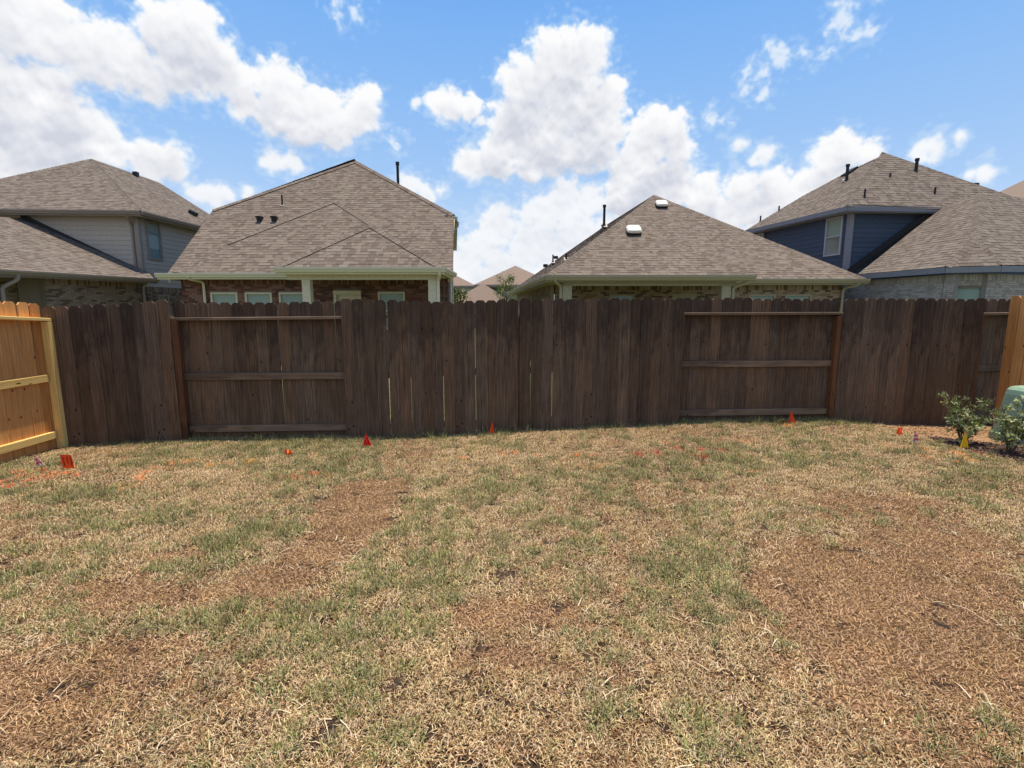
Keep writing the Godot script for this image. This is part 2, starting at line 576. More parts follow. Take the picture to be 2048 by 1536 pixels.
func window(house: Node3D, o: Vector3, u: Vector3, w: float, y0: float, y1: float, frame_m: Material, blind_m: Material, sash := true, reflected_half := false) -> void:
	var n := Vector3.UP.cross(u).normalized()
	var h := y1 - y0
	var p := o + Vector3(0, y0, 0)
	var f := mb()
	for e in [[0.0, 0.0, w, 0.06], [0.0, h - 0.06, w, 0.06], [0.0, 0.06, 0.06, h - 0.12], [w - 0.06, 0.06, 0.06, h - 0.12]]:
		f.block(p + u * e[0] + Vector3(0, e[1], 0) - n * 0.03, u * e[2], Vector3(0, e[3], 0), n * 0.1)
	if sash: f.block(p + u * 0.06 + Vector3(0, h * 0.5 - 0.025, 0) - n * 0.015, u * (w - 0.12), Vector3(0, 0.05, 0), n * 0.05)
	var root := part("window", f.mesh(), frame_m, house)
	var g := mb()
	g.quad(p + u * 0.06 + Vector3(0, 0.06, 0) + n * 0.02, p + u * (w - 0.06) + Vector3(0, 0.06, 0) + n * 0.02, p + u * (w - 0.06) + Vector3(0, h - 0.06, 0) + n * 0.02, p + u * 0.06 + Vector3(0, h - 0.06, 0) + n * 0.02)
	part("pane", g.mesh(), M.glass, root)
	if blind_m != null:
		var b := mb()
		var y := h * 0.5 if reflected_half else 0.06  # upper-half slats only: pale colour imitating sky reflected in the glass
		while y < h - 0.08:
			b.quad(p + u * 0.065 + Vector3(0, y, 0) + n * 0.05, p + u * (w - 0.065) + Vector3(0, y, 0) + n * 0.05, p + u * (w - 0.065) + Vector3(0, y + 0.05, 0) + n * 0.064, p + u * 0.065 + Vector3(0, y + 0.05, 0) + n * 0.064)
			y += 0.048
		part("blind_or_reflection", b.mesh(), blind_m, root)
	# the room behind: four sides and a back wall in plain painted plaster
	var r := mb()
	var c := [p + n * 0.125, p + u * w + n * 0.125, p + u * w + Vector3(0, h, 0) + n * 0.125, p + Vector3(0, h, 0) + n * 0.125]
	for i in 4: r.quad(c[i], c[(i + 1) % 4], c[(i + 1) % 4] + n * 0.5, c[i] + n * 0.5)
	r.quad(c[0] + n * 0.5, c[1] + n * 0.5, c[2] + n * 0.5, c[3] + n * 0.5)
	part("room", r.mesh(), M.room, root)

# A gutter of K shape along an eave, with a fascia board behind it.
func gutter(house: Node3D, a: Vector3, b: Vector3, out: Vector3, m: Material, h := 0.13) -> void:
	var g := mb()
	var prof := [Vector2(0, 0), Vector2(0.075, 0), Vector2(0.085, 0.035), Vector2(0.12, 0.085), Vector2(0.12, h), Vector2(0.112, h), Vector2(0.105, h - 0.02), Vector2(0, h - 0.03)]
	var p := []
	for q in prof: p.append(a + out * q.x + Vector3(0, q.y - h, 0))
	g.prism(p, b - a)
	part("gutter", g.mesh(), m, house)
	var f := mb()
	f.block(a + Vector3(0, -0.19, 0) - out * 0.03, b - a, Vector3(0, 0.17, 0), out * 0.027)
	part("fascia", f.mesh(), m, house)

func pipe(house: Node3D, pts: Array, m: Material, r := 0.04, called := "downspout") -> void:
	# round off the corners a little
	var p := [pts[0]]
	for i in range(1, pts.size() - 1):
		var a: Vector3 = pts[i] + (pts[i - 1] - pts[i]).limit_length(0.09)
		var b: Vector3 = pts[i] + (pts[i + 1] - pts[i]).limit_length(0.09)
		for k in 5:
			var t := k / 4.0
			p.append(a.lerp(pts[i], t).lerp(pts[i].lerp(b, t), t))
	p.append(pts[pts.size() - 1])
	var s := mb()
	s.tube(p, r, 8)
	part(called, s.mesh(), m, house)

func sheet(house: Node3D, called: String, p: Array, m: Material, thick := 0.02) -> void:
	var s := mb()
	s.prism(p, Vector3(0, -thick, 0))
	part(called, s.mesh(), m, house)

func block_part(house: Node3D, called: String, mid: Vector3, size: Vector3, m: Material, yaw := 0.0) -> MeshInstance3D:
	var s := mb()
	s.box(Vector3.ZERO, size)
	var o := part(called, s.mesh(), m, house)
	o.transform = Transform3D(Basis(Vector3.UP, yaw), mid)
	return o

func vent_pipe(house: Node3D, at: Vector3, h: float, r: float, capped := false) -> void:
	var s := mb()
	s.tube([at - Vector3(0, 0.15, 0), at + Vector3(0, h, 0)], r, 10)
	s.tube([at - Vector3(0, 0.12, 0), at + Vector3(0, 0.07, 0)], r * 1.9, 10, r * 1.15)
	if capped: s.tube([at + Vector3(0, h * 0.93, 0), at + Vector3(0, h + 0.05, 0)], r * 1.35, 10)
	var o := part("vent_pipe", s.mesh(), M.black, house)
	var f := mb()
	f.box(at + Vector3(0, 0.0, 0.02), Vector3(r * 5.0, 0.01, r * 5.5), Basis(Vector3.RIGHT, 0.65))
	part("flashing", f.mesh(), M.metal, o)

# A low square roof ventilator with a pale domed lid.
func box_vent(house: Node3D, at: Vector3, n: Vector3, size: float) -> void:
	var s := mb()
	var u := Vector3.UP.cross(n).normalized()
	var up := n.cross(u)
	var bas := Basis(u, n, -up)
	s.box(at + n * 0.06, Vector3(size, 0.14, size * 0.9), bas)
	var o := part("roof_vent", s.mesh(), M.black, house)
	var l := mb()
	var rings := []
	for k in 4:
		var g: float = [0.56, 0.55, 0.48, 0.3][k]
		var y: float = [0.12, 0.17, 0.21, 0.225][k]
		var ring := []
		for j in 16:
			var a := TAU * (j + 0.5) / 16
			var q := Vector2(cos(a), sin(a))
			q = Vector2(signf(q.x) * pow(absf(q.x), 0.45), signf(q.y) * pow(absf(q.y), 0.45)) * g * size
			ring.append(at + bas * Vector3(q.x, y, q.y * 0.9))
		rings.append(ring)
	for k in 3:
		for j in 16: l.quad(rings[k][j], rings[k][(j + 1) % 16], rings[k + 1][(j + 1) % 16], rings[k + 1][j])
	l.fan(rings[3]); l.fan(rings[0])
	part("lid", l.mesh(), M.lid, o)

# ---------------------------------------------------------------- houses
func house_brick_red() -> void:  # the brick house with a covered patio
	var h := thing("brick_house", "red brown brick house with a two post covered patio and pale gutters", "house", Vector3.ZERO, "")
	var T: Array = M.shingle_tones
	var main := [Vector3(-11.14, 2.66, -16.86), Vector3(-1.92, 2.68, -16.88), Vector3(-2.13, 4.96, -19.50), Vector3(-6.52, 7.63, -22.57), Vector3(-11.10, 5.16, -19.73)]
	var wing := [Vector3(-10.04, 2.65, -16.34), Vector3(-1.90, 2.65, -16.34), Vector3(-6.48, 5.47, -19.58), Vector3(-9.50, 3.72, -17.57)]
	var porch := [Vector3(-6.46, 2.70, -14.30), Vector3(-1.90, 2.70, -14.30), Vector3(-4.22, 4.06, -15.86)]
	slope(h, porch, T, 240)
	slope(h, wing, T, 60)
	slope(h, main, T, 0)
	slope(h, [Vector3(-10.04, 2.65, -16.34), Vector3(-9.50, 3.72, -17.57), Vector3(-11.01, 2.75, -16.96)], T, 0)
	# slopes turned away: porch sides, side of the lower roof, back of the upper roof
	slope(h, [Vector3(-1.90, 2.70, -14.30), Vector3(-4.22, 4.06, -15.86), Vector3(-4.22, 4.06, -17.94), Vector3(-1.90, 2.70, -16.38)], T, 0)
	slope(h, [Vector3(-1.90, 2.65, -16.34), Vector3(-6.48, 5.47, -19.58), Vector3(-1.93, 2.67, -16.95)], T, 0)
	slope(h, [Vector3(-6.46, 2.70, -14.30), Vector3(-4.22, 4.06, -15.86), Vector3(-4.22, 4.06, -17.94), Vector3(-6.46, 2.7, -16.38)], T, 0)
	slope(h, [Vector3(-9.50, 3.72, -17.57), Vector3(-6.48, 5.47, -19.58), Vector3(-6.48, 5.45, -20.1), Vector3(-9.50, 3.70, -18.1)], T, 0)
	slope(h, [Vector3(-2.13, 4.96, -19.50), Vector3(-3.28, 4.96, -30.0), Vector3(-7.0, 7.63, -27.0), Vector3(-6.52, 7.63, -22.57)], T, 0)
	slope(h, [Vector3(-11.10, 5.16, -19.73), Vector3(-11.6, 5.16, -30.0), Vector3(-7.0, 7.63, -27.0), Vector3(-6.52, 7.63, -22.57)], T, 0)
	caps(h, [[main[4], main[3]], [main[2], main[3]], [wing[3], wing[2]], [wing[0], wing[3]], [porch[0], porch[2]], [porch[1], porch[2]], [Vector3(-4.15, 4.03, -17.93), wing[2]], [Vector3(-6.52, 7.63, -22.57), Vector3(-7.0, 7.63, -27.0)]], T)
	# walls
	var br: Array = M.brick_red
	var wz := -16.95
	brick_wall(h, Vector3(-10.75, 0, wz), Vector3.RIGHT, 8.65, 1.55, 2.56, br, M.mortar_red, 290, [[0.92, 1.80, 0.9, 2.10], [2.04, 2.92, 0.9, 2.10], [3.15, 4.03, 0.9, 2.10], [4.94, 5.84, 0.0, 2.16], [6.38, 7.26, 0.9, 2.12]])
	for x in [0.92, 2.04, 3.15, 6.38]:
		window(h, Vector3(-10.75 + x, 0, wz), Vector3.RIGHT, 0.88, 0.9, 2.10 if x < 6 else 2.12, M.trim_cream, M.blind_or_reflection)
	var door := block_part(h, "door_frame", Vector3(-5.36, 2.09, wz + 0.01), Vector3(0.9, 0.13, 0.12), M.trim_cream)
	block_part(h, "door_frame", Vector3(-5.76, 1.0, wz + 0.012), Vector3(0.09, 2.04, 0.12), M.trim_cream)
	block_part(h, "door_frame", Vector3(-4.96, 1.0, wz + 0.012), Vector3(0.09, 2.04, 0.12), M.trim_cream)
	var leaf := block_part(h, "door", Vector3(-5.36, 0.95, wz - 0.05), Vector3(0.71, 2.14, 0.05), M.trim_cream)
	block_part(leaf, "door_window", Vector3(0, 0.42, 0.03), Vector3(0.5, 0.98, 0.03), M.dark_glass)
	brick_wall(h, Vector3(-2.10, 0, -16.95), Vector3(-0.11, 0, -0.994), 4.0, 1.55, 2.75, br, M.mortar_red, 0, [], false)
	brick_wall(h, Vector3(-10.75, 0, -24.0), Vector3(0, 0, 1), 7.05, 1.75, 2.6, br, M.mortar_red, 0, [], true)
	siding(h, Vector3(-2.16, 0, -17.45), Vector3(-0.11, 0, -0.994), 3.0, 2.75, 2.95, [M.siding_teal])
	siding(h, Vector3(-2.36, 0, -19.4), Vector3(-0.11, 0, -0.994), 8.0, 2.6, 4.95, [M.siding_teal])
	block_part(h, "wall", Vector3(-7.1, 2.1, -24.5), Vector3(7.2, 4.8, 9.0), M.siding_teal)
	# patio: ceiling, beam, posts
	sheet(h, "patio_ceiling", [Vector3(-6.3, 2.56, -16.9), Vector3(-2.05, 2.56, -16.9), Vector3(-2.05, 2.56, -14.4), Vector3(-6.3, 2.56, -14.4)], M.trim_cream)
	block_part(h, "patio_beam", Vector3(-4.18, 2.47, -14.72), Vector3(4.3, 0.16, 0.2), M.trim_cream)
	for x in [-5.78, -2.24]:
		block_part(h, "patio_post", Vector3(x, 1.1, -14.72), Vector3(0.225, 2.58, 0.225), M.trim_cream)
	sheet(h, "soffit", [Vector3(-11.0, 2.53, -16.95), Vector3(-6.4, 2.53, -16.95), Vector3(-6.4, 2.53, -16.42), Vector3(-11.0, 2.53, -16.42)], M.trim_cream)
	gutter(h, Vector3(-11.15, 2.68, -16.40), Vector3(-6.5, 2.68, -16.40), Vector3(0, 0, 1), M.gutter_cream)
	gutter(h, Vector3(-6.50, 2.71, -14.33), Vector3(-1.86, 2.71, -14.33), Vector3(0, 0, 1), M.gutter_cream)
	gutter(h, Vector3(-1.90, 2.71, -16.95), Vector3(-1.90, 2.71, -14.34), Vector3(1, 0, 0), M.gutter_cream)
	gutter(h, Vector3(-11.10, 2.68, -22.0), Vector3(-11.10, 2.68, -16.42), Vector3(-1, 0, 0), M.gutter_cream)
	pipe(h, [Vector3(-10.15, 2.62, -16.34), Vector3(-10.15, 2.50, -16.36), Vector3(-9.98, 2.42, -16.86), Vector3(-9.98, 0, -16.86)], M.gutter_cream)
	pipe(h, [Vector3(-1.98, 2.64, -14.28), Vector3(-1.98, 2.52, -14.3), Vector3(-2.07, 2.40, -14.6), Vector3(-2.07, 0, -14.62)], M.gutter_cream, 0.045)
	pipe(h, [Vector3(-2.03, 4.80, -20.0), Vector3(-2.03, 4.62, -20.0), Vector3(-2.28, 4.45, -20.0), Vector3(-2.28, 0, -20.0)], M.gutter_cream, 0.035)
	pipe(h, [Vector3(-2.04, 2.5, -17.3), Vector3(-2.04, 0, -17.3)], M.gutter_cream, 0.045)
	# end boards of the long roof on the side
	sheet(h, "soffit", [Vector3(-2.45, 4.90, -19.5), Vector3(-2.0, 4.90, -19.5), Vector3(-3.15, 4.90, -30), Vector3(-3.6, 4.90, -30)], M.trim_cream, 0.12)
	var rake := mb()
	rake.block(Vector3(-2.08, 2.60, -16.95), Vector3(-0.13, 2.28, -2.62), Vector3(0.10, 0, 0), Vector3(0, -0.16, 0))
	part("rake_board", rake.mesh(), M.trim_cream, h)
	var rake2 := mb()
	rake2.block(Vector3(-11.16, 2.58, -16.95), Vector3(0, 2.5, -2.8), Vector3(0.06, 0, 0), Vector3(0, -0.16, 0))
	part("rake_board", rake2.mesh(), M.trim_cream, h)
	# on the roof
	vent_pipe(h, Vector3(-4.62, 6.30, -21.75), 1.05, 0.055, true)
	vent_pipe(h, Vector3(-8.62, 5.41, -20.01), 0.36, 0.03)
	for x in [-9.12, -8.59]:
		var s := mb()
		s.box(Vector3.ZERO, Vector3(0.17, 0.16, 0.2))
		s.box(Vector3(0, 0.05, 0.1), Vector3(0.2, 0.05, 0.1))
		part("roof_vent", s.mesh(), M.black, h).position = Vector3(x, 4.78, -19.22)

func house_brick_tan() -> void:
	var h := thing("brick_house", "low tan brick house with long hip roof and two pale lidded roof vents", "house", Vector3(-0.30, -0.03, 0.76), "")
	var T: Array = M.shingle_tones
	var pa := Vector3(4.34, 4.72, -19.75)
	var ma := Vector3(6.62, 6.55, -24.57)
	var el := Vector3(1.43, 2.62, -16.75)
	var porch := [el, Vector3(7.58, 2.62, -16.75), pa]
	slope(h, porch, T, 200)
	var ml := Vector3(1.29, 2.62, -18.96)
	var pr := Vector3(4.26, 4.72, -21.94)
	slope(h, [ml, Vector3(12.62, 2.62, -18.96), ma], T, 90)
	slope(h, [ml, ma, Vector3(5.96, 6.55, -34.6), Vector3(0.0, 2.62, -38.4)], T, 10)
	slope(h, [el, pa, pr, ml], T, 0)
	slope(h, [pa, Vector3(7.58, 2.62, -16.75), Vector3(7.58, 2.62, -18.95), pr], T, 0)
	slope(h, [Vector3(12.62, 2.62, -18.96), ma, Vector3(5.96, 6.55, -34.6), Vector3(11.6, 2.62, -38.4)], T, 0)
	slope(h, [Vector3(0.0, 2.62, -38.4), Vector3(5.96, 6.55, -34.6), Vector3(11.6, 2.62, -38.4)], T, 0)
	caps(h, [[el, pa], [porch[1], pa], [pr, ma], [Vector3(12.62, 2.62, -18.96), ma], [ma, Vector3(5.96, 6.55, -34.6)]], T)
	var br: Array = M.brick_tan
	var wz := -19.4
	brick_wall(h, Vector3(1.85, 0, wz), Vector3.RIGHT, 10.35, 1.6, 2.46, br, M.mortar_tan, 280, [[1.95, 2.85, 0.9, 2.10], [4.2, 5.1, 0.0, 2.12], [6.95, 7.9, 0.9, 2.10], [8.25, 9.2, 0.9, 2.10]])
	for x in [1.95, 6.95, 8.25]:
		window(h, Vector3(1.85 + x, 0, wz), Vector3.RIGHT, 0.9 if x < 6 else 0.95, 0.9, 2.10, M.trim_olive, M.blind_green)
	var leaf := block_part(h, "door", Vector3(6.5, 1.0, wz - 0.04), Vector3(0.9, 2.24, 0.06), M.trim_olive)
	block_part(leaf, "door_window", Vector3(0, 0.45, 0.035), Vector3(0.55, 0.95, 0.03), M.blind_green)
	var bl := Vector3(-0.066, 0, -1).normalized()
	brick_wall(h, Vector3(1.82, 0, -17.3) + bl * 18.0, -bl, 15.9, 1.6, 2.44, br, M.mortar_tan, 0, [], true)
	block_part(h, "wall", Vector3(12.14, 1.0, -27.5), Vector3(0.1, 2.9, 16.0), M.mortar_tan)
	sheet(h, "patio_ceiling", [Vector3(1.6, 2.47, -19.4), Vector3(7.4, 2.47, -19.4), Vector3(7.4, 2.47, -16.85), Vector3(1.6, 2.47, -16.85)], M.trim_olive)
	sheet(h, "soffit", [Vector3(7.4, 2.44, -19.4), Vector3(12.5, 2.44, -19.4), Vector3(12.5, 2.44, -19.0), Vector3(7.4, 2.44, -19.0)], M.trim_olive)
	var sd := bl * 20.0
	sheet(h, "soffit", [Vector3(1.47, 2.45, -16.85), Vector3(1.9, 2.45, -16.85), Vector3(1.9, 2.45, -16.85) + sd, Vector3(1.47, 2.45, -16.85) + sd], M.trim_olive)
	block_part(h, "patio_beam", Vector3(4.6, 2.39, -17.15), Vector3(5.4, 0.15, 0.2), M.trim_olive)
	for x in [2.03, 7.0]:
		block_part(h, "patio_post", Vector3(x, 1.02, -17.15), Vector3(0.28, 2.6, 0.28), M.trim_olive)
	gutter(h, Vector3(1.35, 2.63, -16.78), Vector3(7.75, 2.63, -16.78), Vector3(0, 0, 1), M.gutter_olive, 0.15)
	gutter(h, Vector3(7.72, 2.63, -18.99), Vector3(12.75, 2.63, -18.99), Vector3(0, 0, 1), M.gutter_olive, 0.15)
	gutter(h, Vector3(1.41, 2.63, -16.8) + bl * 21.5, Vector3(1.41, 2.63, -16.8), Vector3(-1, 0, 0), M.gutter_olive, 0.14)
	pipe(h, [Vector3(1.62, 2.54, -16.72), Vector3(1.62, 2.44, -16.75), Vector3(1.83, 2.30, -17.05), Vector3(1.83, 0, -17.05)], M.gutter_olive, 0.05)
	pipe(h, [Vector3(7.62, 2.54, -16.75), Vector3(7.62, 2.44, -16.8), Vector3(7.24, 2.27, -17.1), Vector3(7.24, 0, -17.1)], M.gutter_olive, 0.05)
	pipe(h, [Vector3(12.4, 2.54, -18.9), Vector3(12.4, 2.42, -18.95), Vector3(12.1, 2.3, -19.3), Vector3(12.1, 0, -19.3)], M.gutter_olive, 0.045)
	var nf := Vector3(0, 0.82, 0.573).normalized()
	box_vent(h, Vector3(4.48, 4.17, -19.0), nf, 0.46)
	box_vent(h, Vector3(6.72, 5.92, -23.7), nf, 0.46)
	vent_pipe(h, Vector3(4.75, 5.55, -26.4), 0.9, 0.06, true)
	var s := mb()
	s.box(Vector3(4.75, 5.32, -27.2), Vector3(0.5, 0.12, 0.9), Basis(Vector3.BACK, 0.6))
	part("roof_vent", s.mesh(), M.black, h)
	vent_pipe(h, Vector3(2.35, 3.45, -20.6), 0.2, 0.035)
	vent_pipe(h, Vector3(2.3, 3.82, -26.4), 0.35, 0.035)
	for q in [Vector3(2.0, 3.7, -27.4), Vector3(2.7, 4.3, -29.5)]:
		var b := mb()
		b.box(q + Vector3(0, 0.02, 0), Vector3(0.22, 0.14, 0.22))
		part("roof_vent", b.mesh(), M.black, h)

func house_grey() -> void:
	var h := thing("siding_house", "two storey grey sided house with a lower brick wing and a shuttered side window", "house", Vector3.ZERO, "")
	var T: Array = M.shingle_grey
	var e0 := Vector3(-14.02, 5.20, -20.06)
	var ap := Vector3(-18.70, 8.10, -24.00)
	var el := Vector3(-23.16, 5.16, -19.25)
	slope(h, [el, e0, ap], T, 60)
	slope(h, [e0, Vector3(-13.97, 5.2, -23.73), Vector3(-15.81, 6.36, -27.79), Vector3(-18.54, 8.04, -28.14), ap], T, 40)
	slope(h, [el, ap, Vector3(-18.54, 8.04, -28.14), Vector3(-24.5, 5.16, -30.0)], T, 0)
	caps(h, [[e0, ap], [el, ap], [ap, Vector3(-18.54, 8.04, -28.14)], [Vector3(-15.81, 6.36, -27.79), Vector3(-18.54, 8.04, -28.14)]], T)
	var w0 := Vector3(-13.71, 2.70, -19.97)
	var w1 := Vector3(-15.06, 2.70, -13.80)
	slope(h, [w0, w1, Vector3(-18.40, 4.59, -17.11), Vector3(-18.51, 4.93, -20.08), Vector3(-14.30, 2.79, -20.43)], T, 190)
	slope(h, [w1, Vector3(-18.40, 4.59, -17.11), Vector3(-21.2, 2.70, -13.2)], T, 0)
	caps(h, [[w1, Vector3(-18.40, 4.59, -17.11)]], T)
	# upper walls stand 0.4 in from the eaves
	var ur := (e0 - el).normalized()
	ur.y = 0
	ur = ur.normalized()
	var ub := Vector3(0.014, 0, -1).normalized()
	var c := e0 - ur * 0.42 + ub * 0.42
	c.y = 0
	siding(h, c - ur * 8.3, ur, 8.3, 2.55, 5.07, M.siding_grey)
	siding(h, c, ub, 6.2, 2.42, 5.07, M.siding_grey, [0.38, 1.20, 3.5, 4.98])
	var bt := mb()
	bt.box(c + Vector3(0, 3.75, 0.0) - ur * 0.02, Vector3(0.16, 2.55, 0.16), Basis(Vector3.UP, 0.05))
	part("corner_board", bt.mesh(), M.trim_grey, h)
	window(h, c + ub * 0.38 - Vector3.UP.cross(ub) * 0.03, ub, 0.82, 3.5, 4.98, M.trim_grey, M.blind_teal, false)
	sheet(h, "soffit", [el + Vector3(0, -0.13, 0), e0 + Vector3(0, -0.13, 0), c + Vector3(0, 5.07, -0.02), c - ur * 8.6 + Vector3(0, 5.05, -0.02)], M.trim_grey)
	sheet(h, "soffit", [e0 + Vector3(0, -0.13, 0), Vector3(-13.97, 5.07, -24.5), c + ub * 4.5 + Vector3(0, 5.07, 0), c + Vector3(0, 5.07, 0)], M.trim_grey)
	gutter(h, el, e0, Vector3(0.07, 0, 1), M.gutter_grey, 0.13)
	gutter(h, e0, Vector3(-13.97, 5.2, -26.0), Vector3(1, 0, 0), M.gutter_grey, 0.13)
	pipe(h, [e0 + Vector3(-0.5, -0.1, 0.05), e0 + Vector3(-0.5, -0.22, 0.0), c + Vector3(-0.2, 4.75, 0.06), c + Vector3(-0.2, 2.7, 0.06)], M.gutter_grey, 0.05)
	# dark flashing where the lower roof meets the wall
	var fl := mb()
	fl.block(Vector3(-18.51, 4.93, -20.05), Vector3(4.14, -2.11, -0.37), Vector3(0, 0.19, 0), Vector3(0, 0, 0.05))
	part("flashing", fl.mesh(), M.black, h)
	# lower brick
	var wd := (w0 - w1)
	wd.y = 0
	wd = wd.normalized()
	var wn := Vector3.UP.cross(wd)
	var br: Array = M.brick_grey
	var o := w1 + wn * 0.42
	o.y = 0
	brick_wall(h, o + wd * 2.75, wd, 3.35, 1.55, 2.55, br, M.mortar_grey, 220)
	brick_wall(h, o + wn * 0.9 - wd * 0.4, wd, 3.15, 1.55, 2.55, br, M.mortar_grey, 60, [], false)
	block_part(h, "wall", o + wd * 2.8 + wn * 0.45 + Vector3(0, 1.1, 0), Vector3(0.1, 2.9, 0.9), M.mortar_grey, PI / 2 + 0.22)
	brick_wall(h, c + ub * 0.1, ub, 6.0, 1.55, 2.42, br, M.mortar_grey, 20, [[0.6, 1.25, 0.8, 2.12]])
	window(h, c + ub * 0.7, ub, 0.65, 0.8, 2.12, M.trim_grey, null, false)
	sheet(h, "soffit", [w0 + Vector3(0, -0.13, 0), w1 + Vector3(0, -0.13, 0), w1 + wn * 1.4 + Vector3(0, -0.13, 0), w0 + wn * 0.6 + Vector3(0, -0.13, 0)], M.trim_grey)
	gutter(h, w1, w0 + wd * 0.15, -wn, M.gutter_grey, 0.13)
	pipe(h, [w1 + wd * 1.75 - wn * 0.04 + Vector3(0, -0.1, 0), w1 + wd * 1.75 - wn * 0.02 + Vector3(0, -0.26, 0), w1 + wd * 1.45 + wn * 0.2 + Vector3(0, -0.5, 0), w1 + wd * 1.45 + wn * 0.2 + Vector3(0, -2.7, 0)], M.trim_grey, 0.055)
	pipe(h, [w0 - wn * 0.0 + Vector3(0, -0.14, 0.25), w0 + wn * 0.3 + Vector3(0, -0.3, 0.25), w0 + wn * 0.36 + Vector3(0, -2.7, 0.25)], M.gutter_grey, 0.045)
	block_part(h, "post", w1 + wd * 0.9 + wn * 0.3 + Vector3(0, -1.4, 0), Vector3(0.2, 2.6, 0.2), M.trim_grey)
	block_part(h, "wall", Vector3(-18.9, 2.2, -25.6), Vector3(7.6, 5.2, 8.0), M.siding_grey[0])
	block_part(h, "wall", Vector3(-18.4, 1.0, -17.2), Vector3(4.4, 2.8, 4.0), M.mortar_grey)
	var v := mb()
	v.box(Vector3(-18.4, 8.04, -26.3), Vector3(0.2, 0.2, 0.2))
	part("roof_vent", v.mesh(), M.black, h)
	var v2 := mb()
	v2.box(Vector3(-15.1, 6.02, -25.2), Vector3(0.3, 0.16, 0.3), Basis(Vector3.BACK, -0.5))
	part("roof_vent", v2.mesh(), M.black, h)

func house_blue() -> void:
	var h := thing("siding_house", "two storey dark blue sided house with white brick lower walls and grey trim", "house", Vector3(0.76, 0.13, -1.15), "")
	var T: Array = M.shingle_grey
	var e0 := Vector3(11.69, 5.20, -18.63)
	var ap := Vector3(14.59, 7.66, -21.54)
	slope(h, [e0, Vector3(10.71, 5.2, -24.85), Vector3(12.79, 6.60, -23.74), Vector3(13.97, 7.33, -22.59), ap], T, 40)
	slope(h, [e0, Vector3(15.39, 5.18, -18.87), Vector3(20.0, 5.06, -19.08), ap], T, 50)
	slope(h, [ap, Vector3(20.0, 5.06, -19.08), Vector3(19.0, 5.06, -26.0)], T, 0)
	slope(h, [ap, Vector3(19.0, 5.06, -26.0), Vector3(10.71, 5.2, -24.85)], T, 0)
	caps(h, [[e0, ap], [Vector3(20.0, 5.06, -19.08), ap], [Vector3(13.97, 7.33, -22.59), ap]], T)
	var a := Vector3(12.12, 2.70, -18.32)
	var b := Vector3(12.36, 2.70, -14.69)
	var k := Vector3(13.60, 3.65, -15.22)
	var top := Vector3(15.87, 5.49, -17.87)
	var c := Vector3(13.50, 2.70, -14.13)
	slope(h, [a, b, k, top, Vector3(15.42, 5.20, -18.92)], T, 120)
	slope(h, [b, c, k], T, 50)
	slope(h, [c, Vector3(16.02, 2.81, -14.91), Vector3(19.71, 5.33, -18.69), Vector3(17.44, 5.43, -18.21), top, k], T, 40)
	caps(h, [[k, top], [k, top + Vector3(0.12, 0, 0.0)], [b, k], [c, k]], T)
	var ul := (Vector3(10.71, 5.2, -24.85) - e0)
	ul.y = 0
	ul = ul.normalized()
	var q := e0 + Vector3(0.4, 0, -0.42)
	q.y = 0
	siding(h, q + ul * 6.5, -ul, 6.5, 2.5, 5.04, M.siding_blue, [5.36, 6.22, 3.5, 4.98])
	siding(h, q, Vector3(0.997, 0, -0.07).normalized(), 4.4, 2.5, 5.04, M.siding_blue)
	var cb := mb()
	cb.box(q + Vector3(0.03, 3.55, 0.0), Vector3(0.17, 2.95, 0.17), Basis(Vector3.UP, 0.1))
	part("corner_board", cb.mesh(), M.trim_slate, h)
	window(h, q + ul * 1.14 - Vector3.UP.cross(-ul) * 0.03, -ul, 0.86, 3.5, 4.98, M.trim_pale, M.blind_or_reflection, true, true)  # pale upper slats stand in for the sky reflection on this pane
	window(h, q + ul * 5.95 - Vector3.UP.cross(-ul) * 0.11, -ul, 0.9, 3.5, 4.98, M.trim_pale, M.blind_teal)
	sheet(h, "soffit", [e0 + Vector3(0, -0.18, 0), Vector3(10.71, 5.02, -24.85), q + ul * 6.3 + Vector3(0, 5.02, 0), q + Vector3(0, 5.02, 0)], M.trim_slate)
	sheet(h, "soffit", [e0 + Vector3(0, -0.18, 0), Vector3(15.6, 5.0, -18.9), q + Vector3(4.0, 5.02, -0.3), q + Vector3(0, 5.02, 0)], M.trim_slate)
	for s in [[e0, Vector3(10.71, 5.2, -24.85)], [e0, Vector3(15.42, 5.19, -18.9)]]:
		var f := mb()
		f.beam(s[0] + Vector3(0, -0.085, 0), s[1] + Vector3(0, -0.085, 0), 0.05, 0.17)
		part("fascia", f.mesh(), M.trim_slate, h)
	for s in [[a, b], [b, c], [c, Vector3(16.02, 2.75, -14.91)]]:
		var f := mb()
		f.beam(s[0] + Vector3(0, -0.10, 0), s[1] + Vector3(0, -0.10, 0), 0.05, 0.17)
		part("fascia", f.mesh(), M.trim_slate, h)
	var fl := mb()
	fl.beam(Vector3(12.15, 2.80, -18.95), Vector3(15.42, 5.22, -19.05), 0.06, 0.22)
	part("flashing", fl.mesh(), M.black, h)
	# white brick below
	var br: Array = M.brick_white
	var du := (b - a)
	du.y = 0
	du = du.normalized()
	var dn := Vector3.UP.cross(du)
	var o := a + dn * 0.3
	o.y = 0
	var wl := (b + dn * 0.3 - a - dn * 0.3).length() + 0.05
	brick_wall(h, o - du * 1.5, du, wl + 1.5, 1.55, 2.49, br, M.mortar_white, 160)
	var cu := (c - b)
	cu.y = 0
	var cl := cu.length()
	cu = cu.normalized()
	var cn := Vector3.UP.cross(cu)
	var o2 := b + cn * 0.28 + dn * 0.1
	o2.y = 0
	brick_wall(h, o2, cu, cl - 0.02, 1.55, 2.49, br, M.mortar_white, 60, [[0.2, 0.98, 0.9, 2.13]])
